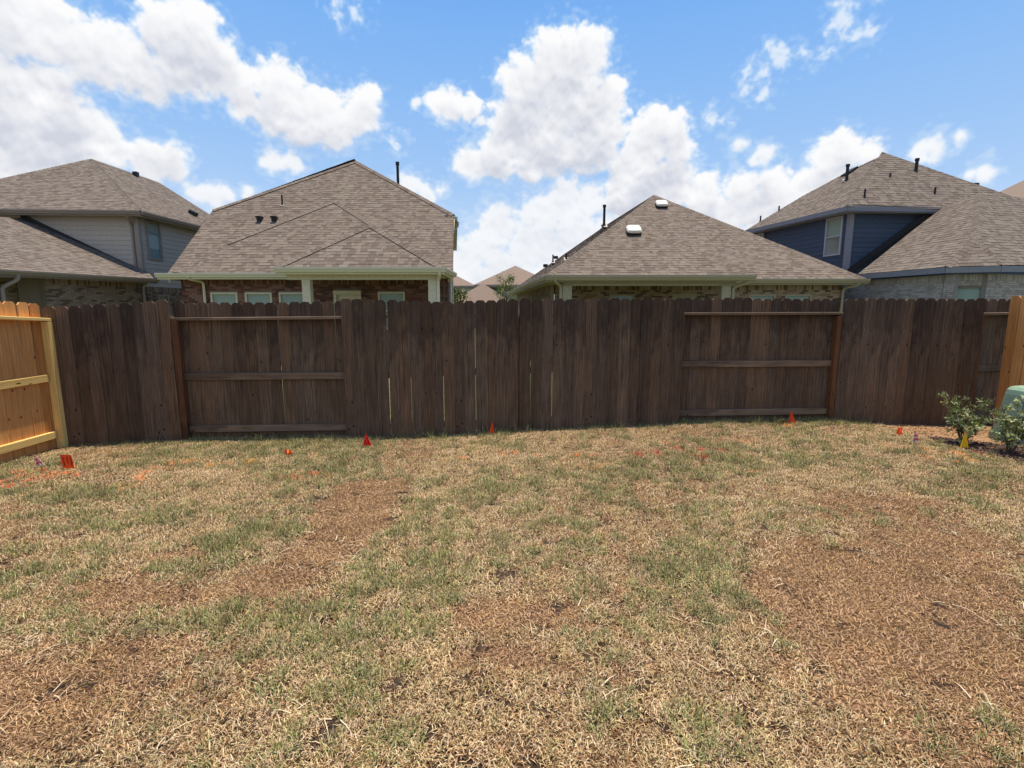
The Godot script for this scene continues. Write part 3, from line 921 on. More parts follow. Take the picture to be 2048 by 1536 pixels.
	window(h, o2 + cu * 0.2, cu, 0.78, 0.9, 2.13, M.trim_brown, M.blind_green, false)
	var eu := Vector3(0.955, 0, -0.296)
	var o3 := c + Vector3.UP.cross(eu) * 0.3
	o3.y = 0
	brick_wall(h, o3, eu, 2.6, 1.55, 2.49, br, M.mortar_white, 30)
	block_part(h, "wall", Vector3(16.6, 2.2, -23.0), Vector3(7.5, 5.2, 6.0), M.siding_blue[0])
	block_part(h, "wall", Vector3(15.6, 1.0, -17.2), Vector3(4.4, 2.8, 2.6), M.mortar_white)
	vent_pipe(h, Vector3(13.36, 6.75, -21.51), 0.62, 0.06, true)
	vent_pipe(h, Vector3(15.49, 6.65, -20.5), 0.68, 0.06, true)
	vent_pipe(h, Vector3(14.19, 6.38, -20.1), 0.34, 0.035)
	vent_pipe(h, Vector3(12.58, 5.54, -19.07), 0.36, 0.035)
	vent_pipe(h, Vector3(15.54, 5.71, -19.47), 0.34, 0.035)
	vent_pipe(h, Vector3(11.9, 5.92, -24.1), 0.3, 0.035)
	vent_pipe(h, Vector3(11.29, 5.55, -24.6), 0.3, 0.035)
	box_vent(h, Vector3(15.1, 7.17, -21.05), Vector3(0.0, 0.77, 0.64).normalized(), 0.42)
	var v := mb()
	v.box(Vector3(13.95, 7.30, -22.3), Vector3(0.5, 0.12, 0.5), Basis(Vector3.BACK, 0.6))
	part("roof_vent", v.mesh(), M.black, h)
	var v2 := mb()
	v2.box(Vector3(17.75, 6.28, -20.3), Vector3(0.2, 0.2, 0.2))
	part("roof_vent", v2.mesh(), M.black, h)

# Houses seen far off between the others: walls, sloping roofs, a window or two.
func far_house(label: String, at: Vector3, w: float, d: float, eave: float, rise: float, ridge: float, wall_m: Material, roof_m: Material, yaw: float) -> Node3D:
	var h := thing("distant_house", label, "house", at, "")
	h.rotation.y = yaw
	var s := mb()
	s.box(Vector3(0, eave / 2 - 0.2, 0), Vector3(w - 0.7, eave + 0.4, d - 0.7))
	part("wall", s.mesh(), wall_m, h)
	var e := [Vector3(-w / 2, eave, d / 2), Vector3(w / 2, eave, d / 2), Vector3(w / 2, eave, -d / 2), Vector3(-w / 2, eave, -d / 2)]
	var ra := Vector3(0, eave + rise, ridge / 2)
	var rb := Vector3(0, eave + rise, -ridge / 2)
	for f in [[e[0], e[1], ra], [e[1], e[2], rb, ra], [e[2], e[3], rb], [e[3], e[0], ra, rb]]:
		var r := mb()
		var n: Vector3 = (f[1] - f[0]).cross(f[2] - f[0]).normalized()
		r.prism(f, n * (-0.1 if n.y > 0 else 0.1))
		part("roof_slope", r.mesh(), roof_m, h)
	var g := mb()
	for i in 4: g.beam(e[i] - Vector3(0, 0.1, 0), e[(i + 1) % 4] - Vector3(0, 0.1, 0), 0.08, 0.2)
	part("fascia", g.mesh(), M.trim_grey, h)
	for x in [-w * 0.25, w * 0.25]:
		block_part(h, "window", Vector3(x, eave - 0.95, d / 2 - 0.34), Vector3(0.9, 1.3, 0.06), M.dark_glass)
	return h

# ---------------------------------------------------------------- fences
var picket_meshes := []
func picket_mesh(k: int, cols: int, w: float, h: float, th: float) -> ArrayMesh:
	var m := mb(false, true)
	var ear := 0.032
	var p := [Vector3(-w / 2, 0, 0), Vector3(w / 2, 0, 0), Vector3(w / 2, h - ear, 0), Vector3(w / 2 - ear, h, 0), Vector3(-w / 2 + ear, h, 0), Vector3(-w / 2, h - ear, 0)]
	var u0 := float(k) / cols
	var du := 1.0 / cols
	var q := []
	for x in p: q.append(Vector2(u0 + du * (0.03 + 0.94 * (x.x / w + 0.5)), 1.0 - x.y / h))
	var e := Vector3(0, 0, -th)
	for i in range(1, 5):
		m.trit(p[0], p[i], p[i + 1], q[0], q[i], q[i + 1])
		m.trit(p[0] + e, p[i] + e, p[i + 1] + e, q[0], q[i], q[i + 1])
	for i in 6:
		var j := (i + 1) % 6
		var o := Vector2(du * 0.02, 0)
		m.trit(p[i], p[j], p[j] + e, q[i], q[j], q[j] + o)
		m.trit(p[i], p[j] + e, p[i] + e, q[i], q[j] + o, q[i] + o)
	return m.mesh()

# A board lying along x with its grain along it: centre, size, and a strip of the wood picture.
func plank(called: String, fence: Node3D, xf: Transform3D, size: Vector3, m: Material, k: int, cols: int) -> void:
	var b := mb(false, true)
	var x := size.x / 2
	var u0 := (k + 0.06) / cols
	var u1 := (k + 0.94) / cols
	var c := 0.004
	var ring := []
	for s in [[-1, -1], [1, -1], [1, 1], [-1, 1]]:
		ring.append(Vector2(s[0] * (size.y / 2 - (c if s[1] < 0 else 0.0)), s[1] * (size.z / 2 - (0.0 if s[1] < 0 else c))))
	ring = [Vector2(-size.y / 2 + c, -size.z / 2), Vector2(size.y / 2 - c, -size.z / 2), Vector2(size.y / 2, -size.z / 2 + c), Vector2(size.y / 2, size.z / 2 - c), Vector2(size.y / 2 - c, size.z / 2), Vector2(-size.y / 2 + c, size.z / 2), Vector2(-size.y / 2, size.z / 2 - c), Vector2(-size.y / 2, -size.z / 2 + c)]
	var v1 := minf(1.0, size.x / 1.8)
	for i in 8:
		var a: Vector2 = ring[i]
		var d: Vector2 = ring[(i + 1) % 8]
		var ua := lerpf(u0, u1, a.x / size.y + 0.5)
		var ub := lerpf(u0, u1, d.x / size.y + 0.5)
		if absf(ua - ub) < 0.002:
			ua = lerpf(u0, u1, a.y / size.z + 0.5)
			ub = lerpf(u0, u1, d.y / size.z + 0.5)
		b.trit(Vector3(-x, a.x, a.y), Vector3(-x, d.x, d.y), Vector3(x, d.x, d.y), Vector2(ua, 0), Vector2(ub, 0), Vector2(ub, v1))
		b.trit(Vector3(-x, a.x, a.y), Vector3(x, d.x, d.y), Vector3(x, a.x, a.y), Vector2(ua, 0), Vector2(ub, v1), Vector2(ua, v1))
	for sx in [-x, x]:
		for i in range(1, 7):
			b.trit(Vector3(sx, ring[0].x, ring[0].y), Vector3(sx, ring[i].x, ring[i].y), Vector3(sx, ring[i + 1].x, ring[i + 1].y), Vector2(u0, 0.3), Vector2(u0 + 0.01, 0.31), Vector2(u0, 0.32))
	part(called, b.mesh(), m, fence).transform = xf

func main_fence() -> void:
	var f := thing("wooden_fence", "weathered dark brown picket fence with alternate panels showing their rails", "fence", Vector3.ZERO, "")
	var dir := Vector3(1, 0, -0.083).normalized()
	var out := Vector3(0.083, 0, 1).normalized()
	var bas := Basis(dir, Vector3.UP, out)
	var meshes := []
	for k in 16: meshes.append(picket_mesh(k, 16, 0.1385, 1.80, 0.016))
	var TX := [-5.8, -5.5, -4.9, -4.25, -4.0, -2.2, -2.1, -0.8, 0.1, 1.2, 2.3, 4.5, 6.8, 9.0]
	var TY := [1.655, 1.66, 1.68, 1.735, 1.70, 1.715, 1.745, 1.715, 1.748, 1.755, 1.772, 1.758, 1.762, 1.77]
	# bays: from, to, and whether the pickets are on the near side
	var bays := [[-5.66, -4.215, true], [-4.235, -2.13, false], [-2.155, 0.085, true], [0.095, 2.30, true], [2.31, 4.565, false], [4.545, 6.62, true], [6.64, 8.4, false]]
	for bi in bays.size():
		var b: Array = bays[bi]
		var x: float = b[0]
		var n := int(round((b[1] - b[0]) / 0.1445))
		var step: float = (b[1] - b[0]) / n
		for i in n:
			var px: float = b[0] + step * (i + 0.5) + rng.randf_range(-0.0025, 0.0025)
			var top := along(px, TX, TY) + rng.randf_range(-0.008, 0.008)
			var low := land(px, fence_z(px)) - 0.05
			var p := part("picket", meshes[rng.randi() % 16], pick(M.old_wood), f)
			var near: float = rng.randf_range(-0.004, 0.004) if b[2] else -0.118 + rng.randf_range(-0.003, 0.003)
			var bb := bas * Basis(Vector3.BACK, rng.randfn(0.0, 0.0022)) * Basis(Vector3.UP, rng.randfn(0.0, 0.025))
			var wide := step / 0.1385 * (1.004 if not b[2] else (0.997 if rng.randf() < 0.92 else 0.968))
			p.transform = Transform3D(bb.scaled_local(Vector3(wide, (top - low) / 1.80, 1)), Vector3(px, low, fence_z(px)) + out * near)
		# rails
		var a: float = b[0] - (0.05 if not b[2] else 0.0)
		var e: float = b[1] + (0.03 if not b[2] else 0.0)
		var len_: float = (e - a) * 1.0034
		for k in 3:
			var ha: float = [1.525, 0.82, 0.135][k]
			var la := land(a, fence_z(a)) + ha
			var le := land(e, fence_z(e)) + ha
			if k == 0:
				la = along(a + 0.2, TX, TY) - 0.215
				le = along(e - 0.2, TX, TY) - 0.2
			if not b[2] and k == 0: a -= 0.06
			var size := Vector3(len_ + (0.06 if k == 0 and not b[2] else 0.0), 0.036, 0.088) if k == 0 else Vector3(len_, 0.088, 0.038)
			var depth: float = -0.036
			if not b[2]: depth = -0.118 + (0.046 if k == 0 else 0.021)
			else: depth = -0.062 if k == 0 else -0.037
			var mid := Vector3((a + e) / 2, (la + le) / 2, fence_z((a + e) / 2)) + out * depth
			var tilt := atan2(le - la, e - a)
			plank("rail", f, Transform3D(bas * Basis(Vector3.BACK, tilt), mid), size, pick(M.old_rail), rng.randi() % 8, 8)
			if not b[2] and k == 0: a += 0.06
	for x in [-5.62, -4.19, -2.12, 0.09, 2.27, 4.53, 6.63]:
		var top := along(x, TX, TY) - 0.235
		var low := land(x, fence_z(x)) - 0.25
		var mid := Vector3(x, (top + low) / 2, fence_z(x)) - out * 0.066
		plank("post", f, Transform3D(bas * Basis(Vector3.BACK, PI / 2), mid), Vector3(top - low, 0.09, 0.09), M.old_post, rng.randi() % 16, 16)

func side_fence(label: String, x: float, z0: float, z1: float, facing: float, rails: bool, top0: float, top1: float, wood: Array, rail_m: Material, slant := 0.0) -> void:
	var f := thing("wooden_fence", label, "fence", Vector3.ZERO, "")
	var dir := Vector3(slant, 0, z1 - z0).normalized()
	var out := Vector3(facing, 0, 0)
	var bas := Basis(out.cross(Vector3.UP) * -1.0, Vector3.UP, out)
	var meshes := []
	for k in 8: meshes.append(picket_mesh(k, 8, 0.139, 1.80, 0.016))
	var n := int(absf(z1 - z0) / 0.142)
	for i in n:
		var t := (i + 0.5) / n
		var z := lerpf(z0, z1, t)
		var top := lerpf(top0, top1, t) + rng.randf_range(-0.004, 0.004)
		var low := land(x, z) - 0.04
		var p := part("picket", meshes[rng.randi() % 8], pick(wood), f)
		p.transform = Transform3D((bas * Basis(Vector3.BACK, rng.randfn(0, 0.002))).scaled_local(Vector3(1, (top - low) / 1.8, 1)), Vector3(x, low, z))
	var len_ := absf(z1 - z0)
	var face := 1.0 if rails else -1.0
	for k in 3:
		var y: float = [0.0, 0.83, 0.125][k]
		var mid := Vector3(x, land(x, (z0 + z1) / 2) * 0.6 + y, (z0 + z1) / 2) + out * (0.022 if rails else -0.037)
		if k == 0:
			mid.y = (top0 + top1) / 2 - 0.195
			mid += out * (0.026 if rails else -0.026)
		var tilt := atan2(top1 - top0, len_) if k == 0 else 0.0
		var extra := 0.10 if k == 0 else 0.0
		if not rails: mid.z += 0.12
		plank("rail", f, Transform3D(Basis(Vector3(0, 0, 1), Vector3.UP, Vector3(-1, 0, 0)) * Basis(Vector3.BACK, tilt), mid + Vector3(0, 0, -0.05 if k == 0 else 0.05)), Vector3(len_ + extra, 0.036 if k == 0 else 0.088, 0.09 if k == 0 else 0.038), rail_m, rng.randi() % 8, 8)
	var zp := z0 - 0.02 if rails else z0 + 0.3
	while zp < maxf(z0, z1) + 0.1:
		var low := land(x, zp) - 0.2
		var top := top0 - 0.215
		plank("post", f, Transform3D(Basis(Vector3.UP, Vector3(-1, 0, 0), Vector3.BACK), Vector3(x, (top + low) / 2, zp) + out * (0.049 if rails else -0.066)), Vector3(top - low, 0.09, 0.09), rail_m, rng.randi() % 8, 8)
		zp += 2.4

# ---------------------------------------------------------------- ground cover
func blade(m: MB, at: Vector3, yaw: float, lean: float, length: float, w: float, bend: float) -> void:
	var d := Vector3(cos(yaw), 0, sin(yaw))
	var s := Vector3(-d.z, 0, d.x) * w * 0.5
	var a1 := lean
	var a2 := minf(lean + bend, 1.75)
	var p1 := at + (d * sin(a1) + Vector3(0, cos(a1), 0)) * length * 0.5
	var p2 := p1 + (d * sin(a2) + Vector3(0, cos(a2), 0)) * length * 0.5
	p1.y = maxf(p1.y, 0.003)
	p2.y = maxf(p2.y, 0.002)
	m.tri(at - s, at + s, p1 + s * 0.85)
	m.tri(at - s, p1 + s * 0.85, p1 - s * 0.85)
	m.tri(p1 - s * 0.85, p1 + s * 0.85, p2)

func tuft(n: int, spread: float, len0: float, len1: float, w: float, lean0: float, lean1: float, tones: Array, seed_: int) -> ArrayMesh:
	var r := RandomNumberGenerator.new()
	r.seed = seed_
	var m := mb(true)
	for i in n:
		var a := r.randf() * TAU
		var q := sqrt(r.randf()) * spread
		m.col = tones[r.randi() % tones.size()] * r.randf_range(0.75, 1.2)
		m.col.a = 1.0
		blade(m, Vector3(cos(a) * q, r.randf_range(-0.004, 0.004), sin(a) * q), r.randf() * TAU, r.randf_range(lean0, lean1), r.randf_range(len0, len1), w * r.randf_range(0.7, 1.3), r.randf_range(0.1, 0.8))
	return m.mesh()

func scatter(called: String, label: String, category: String, m: Mesh, material: Material, list: Array, tints: Array) -> void:
	var mm := MultiMesh.new()
	mm.transform_format = MultiMesh.TRANSFORM_3D
	mm.use_colors = true
	mm.mesh = m
	mm.instance_count = list.size()
	for i in list.size():
		mm.set_instance_transform(i, list[i])
		mm.set_instance_color(i, tints[i])
	var o := MultiMeshInstance3D.new()
	o.name = numbered(called)
	o.multimesh = mm
	o.material_override = material
	add_child(o)
	o.set_meta("kind", "stuff")
	o.set_meta("label", label)
	o.set_meta("category", category)

func in_bed(x: float, z: float) -> float:  # 1 inside the bare corner by the shrubs, wavering at its edge
	var e := 5.28 + bump.get_noise_2d(x * 3.0 + 9.0, z * 3.0) * 0.16 + maxf(0.0, -5.9 - z) * -0.15
	return smoothstep(e - 0.12, e + 0.12, x + maxf(0.0, z + 5.6) * -0.9)

func lawn() -> void:
	var green := PackedFloat32Array([-2.76,-3.86,0.30,0.21, -2.00,-3.49,0.20,0.18, -1.74,-3.72,0.33,0.25, -1.78,-3.26,0.24,0.13, -0.93,-2.71,0.16,0.15, -0.71,-2.90,0.18,0.11, 1.29,-3.91,0.34,0.28, 1.14,-3.02,0.32,0.23, 3.88,-3.91,0.26,0.24, -1.62,-2.52,0.30,0.15, -3.54,-3.67,0.34,0.35, -1.25,-2.79,0.12,0.06, -0.64,-4.06,0.33,0.37, 0.37,-3.72,0.27,0.18, -0.29,-4.46,0.27,0.25, -4.02,-4.40,0.49,0.25, -0.15,-6.08,0.37,0.27, -2.63,-6.17,0.74,0.23, 4.03,-6.99,0.77,0.30, 2.39,-4.95,0.30,0.31, 1.15,-4.80,0.29,0.23, -3.98,-5.86,0.65,0.21, 3.34,-5.37,0.33,0.22, -1.14,-4.59,0.19,0.20, 1.11,-2.64,0.25,0.14, -3.10,-3.08,0.19,0.13, 0.30,-3.02,0.16,0.13, -2.27,-5.28,0.64,0.31, 4.57,-4.80,0.24,0.17, -4.24,-5.28,0.32,0.14, -1.65,-1.70,0.11,0.04, -0.44,-1.77,0.18,0.07, 0.93,-1.77,0.16,0.09])
	var brown := PackedFloat32Array([-1.97,-2.01,0.46,0.36, -2.29,-2.74,0.49,0.23, 1.93,-2.23,0.79,0.86, 3.07,-4.06,0.54,0.34, 1.81,-2.79,0.44,0.32, 0.02,-2.57,0.35,0.14, 1.87,-3.35,0.31,0.22, 2.99,-3.28,0.55,0.36, -1.41,-2.90,0.21,0.14, 2.26,-2.84,0.60,0.33, -2.32,-3.21,0.20,0.08, -0.06,-2.20,0.28,0.10])
	var dead := PackedVector2Array([Vector2(-1.72, -4.28), Vector2(-1.64, -4.83), Vector2(-1.04, -4.88), Vector2(-0.96, -3.67), Vector2(-1.10, -3.14), Vector2(-1.31, -2.66), Vector2(-1.72, -2.74), Vector2(-1.51, -3.43)])
	var paint := [[-5.10, -5.06, -4.87, -5.06, 0.16, 1], [-4.92, -4.72, -4.67, -4.76, 0.12, 1], [-4.76, -5.14, -4.50, -5.01, 0.10, 0], [-3.78, -5.22, -3.58, -5.45, 0.09, 0], [-3.69, -4.62, -3.56, -4.83, 0.10, 3], [-3.73, -4.86, -3.71, -4.89, 0.05, 0], [-3.16, -5.35, -2.86, -5.40, 0.07, 3], [-2.31, -4.90, -1.77, -5.06, 0.06, 1], [-0.79, -5.42, -0.52, -5.51, 0.06, 0], [-0.13, -5.57, 0.43, -5.64, 0.05, 0], [0.58, -5.45, 1.04, -5.53, 0.05, 0], [1.21, -5.53, 1.63, -5.45, 0.07, 2], [1.90, -5.68, 2.30, -5.61, 0.05, 2], [1.99, -5.38, 2.41, -5.35, 0.05, 2], [1.88, -5.89, 2.02, -5.96, 0.06, 0], [2.41, -5.89, 3.11, -5.98, 0.05, 0], [3.73, -6.83, 4.53, -7.00, 0.05, 3], [4.43, -6.16, 4.74, -5.68, 0.05, 3], [4.74, -5.68, 4.69, -5.22, 0.06, 3], [4.35, -5.79, 4.50, -5.74, 0.04, 1], [4.46, -5.40, 4.63, -5.35, 0.05, 0], [5.03, -5.59, 4.98, -5.31, 0.06, 3], [5.25, -5.55, 5.37, -5.47, 0.05, 2], [0.65, -5.11, 0.96, -5.08, 0.05, 0], [2.25, -4.86, 2.46, -4.88, 0.03, 1]]
	var often := [0.17, 0.26, 0.46, 0.24]
	var seams := [[-1.97, -3.13, -1.59, -3.29], [-0.98, -3.34, -0.77, -3.37], [-0.19, -2.60, 0.39, -2.62], [-1.19, -2.66, -0.93, -2.71], [-0.08, -3.00, 0.27, -3.02], [2.19, -3.31, 2.34, -3.25], [0.47, -2.18, 0.60, -2.01], [3.46, -3.74, 3.72, -3.66], [-1.40, -2.87, -1.06, -3.14], [-1.70, -4.22, -1.63, -4.80], [-0.89, -3.67, -0.99, -4.66], [-2.49, -2.87, -2.13, -2.93], [-0.91, -2.57, -0.62, -2.62], [0.09, -2.23, 0.36, -2.27], [-2.42, -2.34, -2.53, -2.30], [0.95, -2.84, 1.15, -2.76], [-0.46, -2.10, -0.05, -1.98], [0.93, -2.01, 1.09, -2.02], [1.36, -2.84, 1.66, -3.35], [2.05, -3.86, 1.66, -3.35], [-1.16, -1.77, -1.03, -1.87]]
	var paint_col := [Color(0.85, 0.20, 0.035), Color(0.72, 0.12, 0.035), Color(0.50, 0.018, 0.018), Color(0.80, 0.30, 0.02)]
	var n1 := noise(0.7, 61, 4)
	var n2 := noise(2.6, 62, 3)
	var n3 := noise(6.0, 63, 2)
	var straw := [Color(0.48, 0.335, 0.178), Color(0.58, 0.43, 0.25), Color(0.37, 0.235, 0.115), Color(0.24, 0.132, 0.058), Color(0.67, 0.525, 0.33), Color(0.14, 0.076, 0.034), Color(0.36, 0.305, 0.135)]
	var brownish := [Color(0.325, 0.183, 0.088), Color(0.235, 0.122, 0.055), Color(0.40, 0.245, 0.128), Color(0.53, 0.36, 0.205), Color(0.11, 0.057, 0.027)]
	var leafy := [Color(0.165, 0.18, 0.055), Color(0.10, 0.125, 0.034), Color(0.26, 0.26, 0.105), Color(0.40, 0.365, 0.195), Color(0.48, 0.365, 0.21), Color(0.20, 0.205, 0.07), Color(0.33, 0.22, 0.12)]
	var lists := [[], [], [], [], []]
	var tints := [[], [], [], [], []]
	var step := 0.043
	var z := -1.0
	while z > -7.35:
		var reach := minf(-z * 1.06 + 1.1, 7.6)
		var x := -reach
		while x < reach:
			var px := x + rng.randf_range(-0.5, 0.5) * step
			var pz := z + rng.randf_range(-0.5, 0.5) * step
			x += step
			if px < -5.55 or px > 6.8 or pz < fence_z(px) - 0.10: continue
			var bed := in_bed(px, pz)
			if bed > 0.5 and rng.randf() < 0.985: continue
			var g := 0.13 + n1.get_noise_2d(px, pz) * 0.5 + n2.get_noise_2d(px, pz) * 0.45
			# laid as sod: each piece has dried at its own pace
			var rx := px + pz * 0.06 + n3.get_noise_2d(px, pz) * 0.03
			var rz := pz - px * 0.06 + n3.get_noise_2d(px + 20.0, pz) * 0.03
			var row := floori(rx / 0.42)
			var shift := float(posmod(row * 37, 11)) / 11.0 * 0.62
			var cell := floori((rz + shift) / 0.62)
			var h1 := float(posmod(row * 7349 + cell * 9151 + row * cell * 31, 997)) / 997.0 - 0.5
			var h2 := float(posmod(row * 4241 + cell * 6007 + row * cell * 17, 991)) / 991.0 - 0.5
			var edge := minf(minf(rx - row * 0.42, (row + 1) * 0.42 - rx), minf(rz + shift - cell * 0.62, (cell + 1) * 0.62 - rz - shift))
			if edge < 0.022 and n2.get_noise_2d(px * 1.5 + 60.0, pz * 1.5) > 0.08 and rng.randf() < 0.8: continue
			g += h1 * 0.34
			var b := -0.16 + h2 * 0.7 + n1.get_noise_2d(px + 40.0, pz) * 0.6 + n2.get_noise_2d(px + 40.0, pz) * 0.3
			for i in range(0, green.size(), 4):
				var dx := (px - green[i]) / green[i + 2]
				var dz := (pz - green[i + 1]) / green[i + 3]
				var q := dx * dx + dz * dz
				if q < 2.2: g += 0.32 * (1.0 - q / 2.2)
			for i in range(0, brown.size(), 4):
				var dx := (px - brown[i]) / brown[i + 2]
				var dz := (pz - brown[i + 1]) / brown[i + 3]
				var q := dx * dx + dz * dz
				if q < 1.8:
					b += 1.0 * (1.0 - q / 1.8)
					g -= 0.45 * (1.0 - q / 1.8)
			if Geometry2D.is_point_in_polygon(Vector2(px + n3.get_noise_2d(px, pz) * 0.12, pz + n3.get_noise_2d(px + 7.0, pz) * 0.12), dead):
				g = -0.5
				b = 0.75
			var fz := pz - fence_z(px)
			if fz < 0.25 and px < 5.0: g += 0.35 * (1.0 - fz / 0.25)
			var kind := 0
			if rng.randf() < g: kind = 2
			elif rng.randf() < 0.30 + b: kind = 1
			# thin places where the soil shows
			var bare := n2.get_noise_2d(px * 1.4 + 80.0, pz * 1.4) + n3.get_noise_2d(px, pz + 30.0) * 0.6
			if bare > 0.52 and rng.randf() < 0.75: continue
			var gap := false
			for s in seams:
				var w2 := Vector2(px + n3.get_noise_2d(px + 3.0, pz) * 0.10, pz + n3.get_noise_2d(px, pz + 3.0) * 0.10)
				if Geometry2D.get_closest_point_to_segment(w2, Vector2(s[0], s[1]), Vector2(s[2], s[3])).distance_to(w2) < 0.022 + n2.get_noise_2d(px * 2.0, pz * 2.0 + 50.0) * 0.03: gap = true
			if gap: continue
			var shade := 1.0 + h2 * -0.10 + n2.get_noise_2d(px + 11.0, pz - 5.0) * 0.22 + rng.randf_range(-0.14, 0.14)
			var tint := Color(shade, shade * rng.randf_range(0.95, 1.03), shade * rng.randf_range(0.9, 1.08))
			for s in paint:
				var a := Vector2(s[0], s[1])
				var e := Vector2(s[2], s[3])
				var near := Geometry2D.get_closest_point_to_segment(Vector2(px, pz), a, e)
				var dd: float = near.distance_to(Vector2(px, pz)) / s[4]
				if dd < 1.7 and rng.randf() < often[s[5]] * (1.0 - dd / 1.7) + 0.02:
					kind = 3
					var pc: Color = paint_col[s[5]]
					tint = pc.lerp(Color(0.5, 0.37, 0.22), rng.randf() * 0.8)
			var size := rng.randf_range(0.75, 1.25)
			var tall := size * rng.randf_range(0.8, 1.25)
			if kind == 2: tall *= 1.0 + clampf(g - 0.5, 0.0, 0.6) * 0.5
			lists[kind].append(Transform3D(Basis(Vector3.UP, rng.randf() * TAU).scaled_local(Vector3(size, tall, size)), Vector3(px, land(px, pz) + 0.003, pz)))
			tints[kind].append(tint)
		z -= step
	# weeds standing against the fence
	for q in [[-1.15, 9], [-0.95, 5], [-0.3, 6], [-0.05, 6], [1.4, 4], [-2.35, 5], [0.3, 3], [3.7, 6], [3.4, 4], [-4.9, 4], [-3.3, 5]]:
		for i in q[1]:
			var px: float = q[0] + rng.randf_range(-0.12, 0.12)
			var pz := fence_z(px) + rng.randf_range(0.02, 0.12)
			lists[4].append(Transform3D(Basis(Vector3.UP, rng.randf() * TAU).scaled_local(Vector3.ONE * rng.randf_range(0.6, 1.25)), Vector3(px, land(px, pz), pz)))
			tints[4].append(Color(1, 1, 1))
	for i in 170:
		var px := rng.randf_range(-5.5, 5.1)
		if n1.get_noise_2d(px * 2.0, 3.0) < -0.05: continue
		var pz := fence_z(px) + rng.randf_range(-0.02, 0.10)
		lists[4].append(Transform3D(Basis(Vector3.UP, rng.randf() * TAU).scaled_local(Vector3.ONE * rng.randf_range(0.35, 0.75)), Vector3(px, land(px, pz), pz)))
		tints[4].append(Color(1, 1, 1).lerp(Color(1.5, 1.2, 0.9), rng.randf()))
	scatter("dry_grass", "straw coloured dry grass over most of the yard", "grass", tuft(80, 0.05, 0.012, 0.038, 0.0032, 0.4, 1.5, straw, 1), M.blade, lists[0], tints[0])
	scatter("dead_grass", "flattened reddish brown dead sod in patches", "grass", tuft(80, 0.05, 0.010, 0.034, 0.0034, 0.8, 1.6, brownish, 2), M.blade, lists[1], tints[1])
	scatter("green_grass", "grass still green in tufts and along the fence", "grass", tuft(60, 0.046, 0.022, 0.066, 0.0038, 0.15, 1.25, leafy, 3), M.blade, lists[2], tints[2])
	scatter("painted_grass", "grass sprayed with orange, red and yellow marking paint", "grass", tuft(60, 0.05, 0.016, 0.046, 0.0037, 0.5, 1.5, [Color(1, 1, 1), Color(0.8, 0.8, 0.8), Color(1, 0.9, 0.85)], 4), M.blade, lists[3], tints[3])
	var strands := []
	var st := []
	for i in 900:
		var pz := -1.2 - 5.2 * sqrt(rng.randf())
		var px := rng.randf_range(-1.0, 1.0) * minf(-pz * 1.05 + 0.6, 5.4)
		if in_bed(px, pz) > 0.4: continue
		strands.append(Transform3D(Basis(Vector3.UP, rng.randf() * TAU).scaled_local(Vector3.ONE * rng.randf_range(0.5, 1.2)), Vector3(px, land(px, pz) + 0.014, pz)))
		st.append(Color(0.62, 0.50, 0.33).lerp(Color(0.36, 0.24, 0.13), rng.randf()))
	scatter("loose_straw", "loose pale stems and blades lying on top of the dry lawn", "straw", tuft(3, 0.05, 0.06, 0.12, 0.0045, 1.15, 1.5, [Color(1, 1, 1), Color(0.85, 0.82, 0.78)], 8), M.blade, strands, st)
	scatter("tall_weeds", "thin green weeds standing against the fence boards", "weeds", tuft(7, 0.02, 0.08, 0.2, 0.005, 0.1, 0.7, leafy, 6), M.blade, lists[4], tints[4])
	# bark chips and crumbs of soil in the corner bed
	var chips := []
	var ct := []
	for i in 9000:
		var px := rng.randf_range(4.6, 6.8)
		var pz := rng.randf_range(-7.2, -4.6)
		if pz < fence_z(px) + 0.02 or in_bed(px, pz) < rng.randf_range(0.2, 0.7): continue
		var d1 := Vector2(px - 5.45, (pz + 6.0) * 1.2).length()
		var d2 := Vector2(px - 5.85, (pz + 5.6) * 1.0).length()
		var bark := d1 < 0.42 + rng.randf_range(-0.12, 0.08) or d2 < 0.55 + rng.randf_range(-0.2, 0.1)
		if not bark and rng.randf() < 0.72: continue
		var s := rng.randf_range(0.5, 1.4) * (1.0 if bark else 0.55)
		chips.append(Transform3D(Basis.from_euler(Vector3(rng.randf_range(-0.6, 0.6), rng.randf() * TAU, rng.randf_range(-0.5, 0.5))).scaled_local(Vector3(s, s, s)), Vector3(px, land(px, pz) + 0.012, pz)))
		ct.append(Color(0.065, 0.042, 0.032) * rng.randf_range(0.6, 1.7) if bark else Color(0.34, 0.19, 0.095) * rng.randf_range(0.6, 1.3))
	var ch := mb()
	ch.prism([Vector3(-0.022, 0, -0.006), Vector3(0.018, 0, -0.009), Vector3(0.026, 0, 0.004), Vector3(-0.016, 0, 0.01)], Vector3(0.002, 0.009, 0.001))
	scatter("bark_mulch", "dark bark chips around the shrubs in the corner bed", "mulch", ch.mesh(), M.blade, chips, ct)

func land_sheet(called: String, x0: float, x1: float, z0: float, z1: float, step: float, lift: float, m: Material, bed := false) -> void:
	var s := mb()
	var nx := int((x1 - x0) / step)
	var nz := int((z1 - z0) / step)
	for i in nx:
		for j in nz:
			var xa := x0 + i * step
			var za := z0 + j * step
			if bed and (in_bed(xa + step / 2, za + step / 2) < 0.45 or za < fence_z(xa) - 0.05): continue
			var p := []
			for q in [[0, 0], [1, 0], [1, 1], [0, 1]]:
				var x: float = xa + q[0] * step
				var z: float = za + q[1] * step
				p.append(Vector3(x, land(x, z) + lift, z))
			s.quad(p[0], p[1], p[2], p[3])
	var o := part(called, s.mesh(), m, self)
	o.set_meta("kind", "structure")
	names[called] = 0

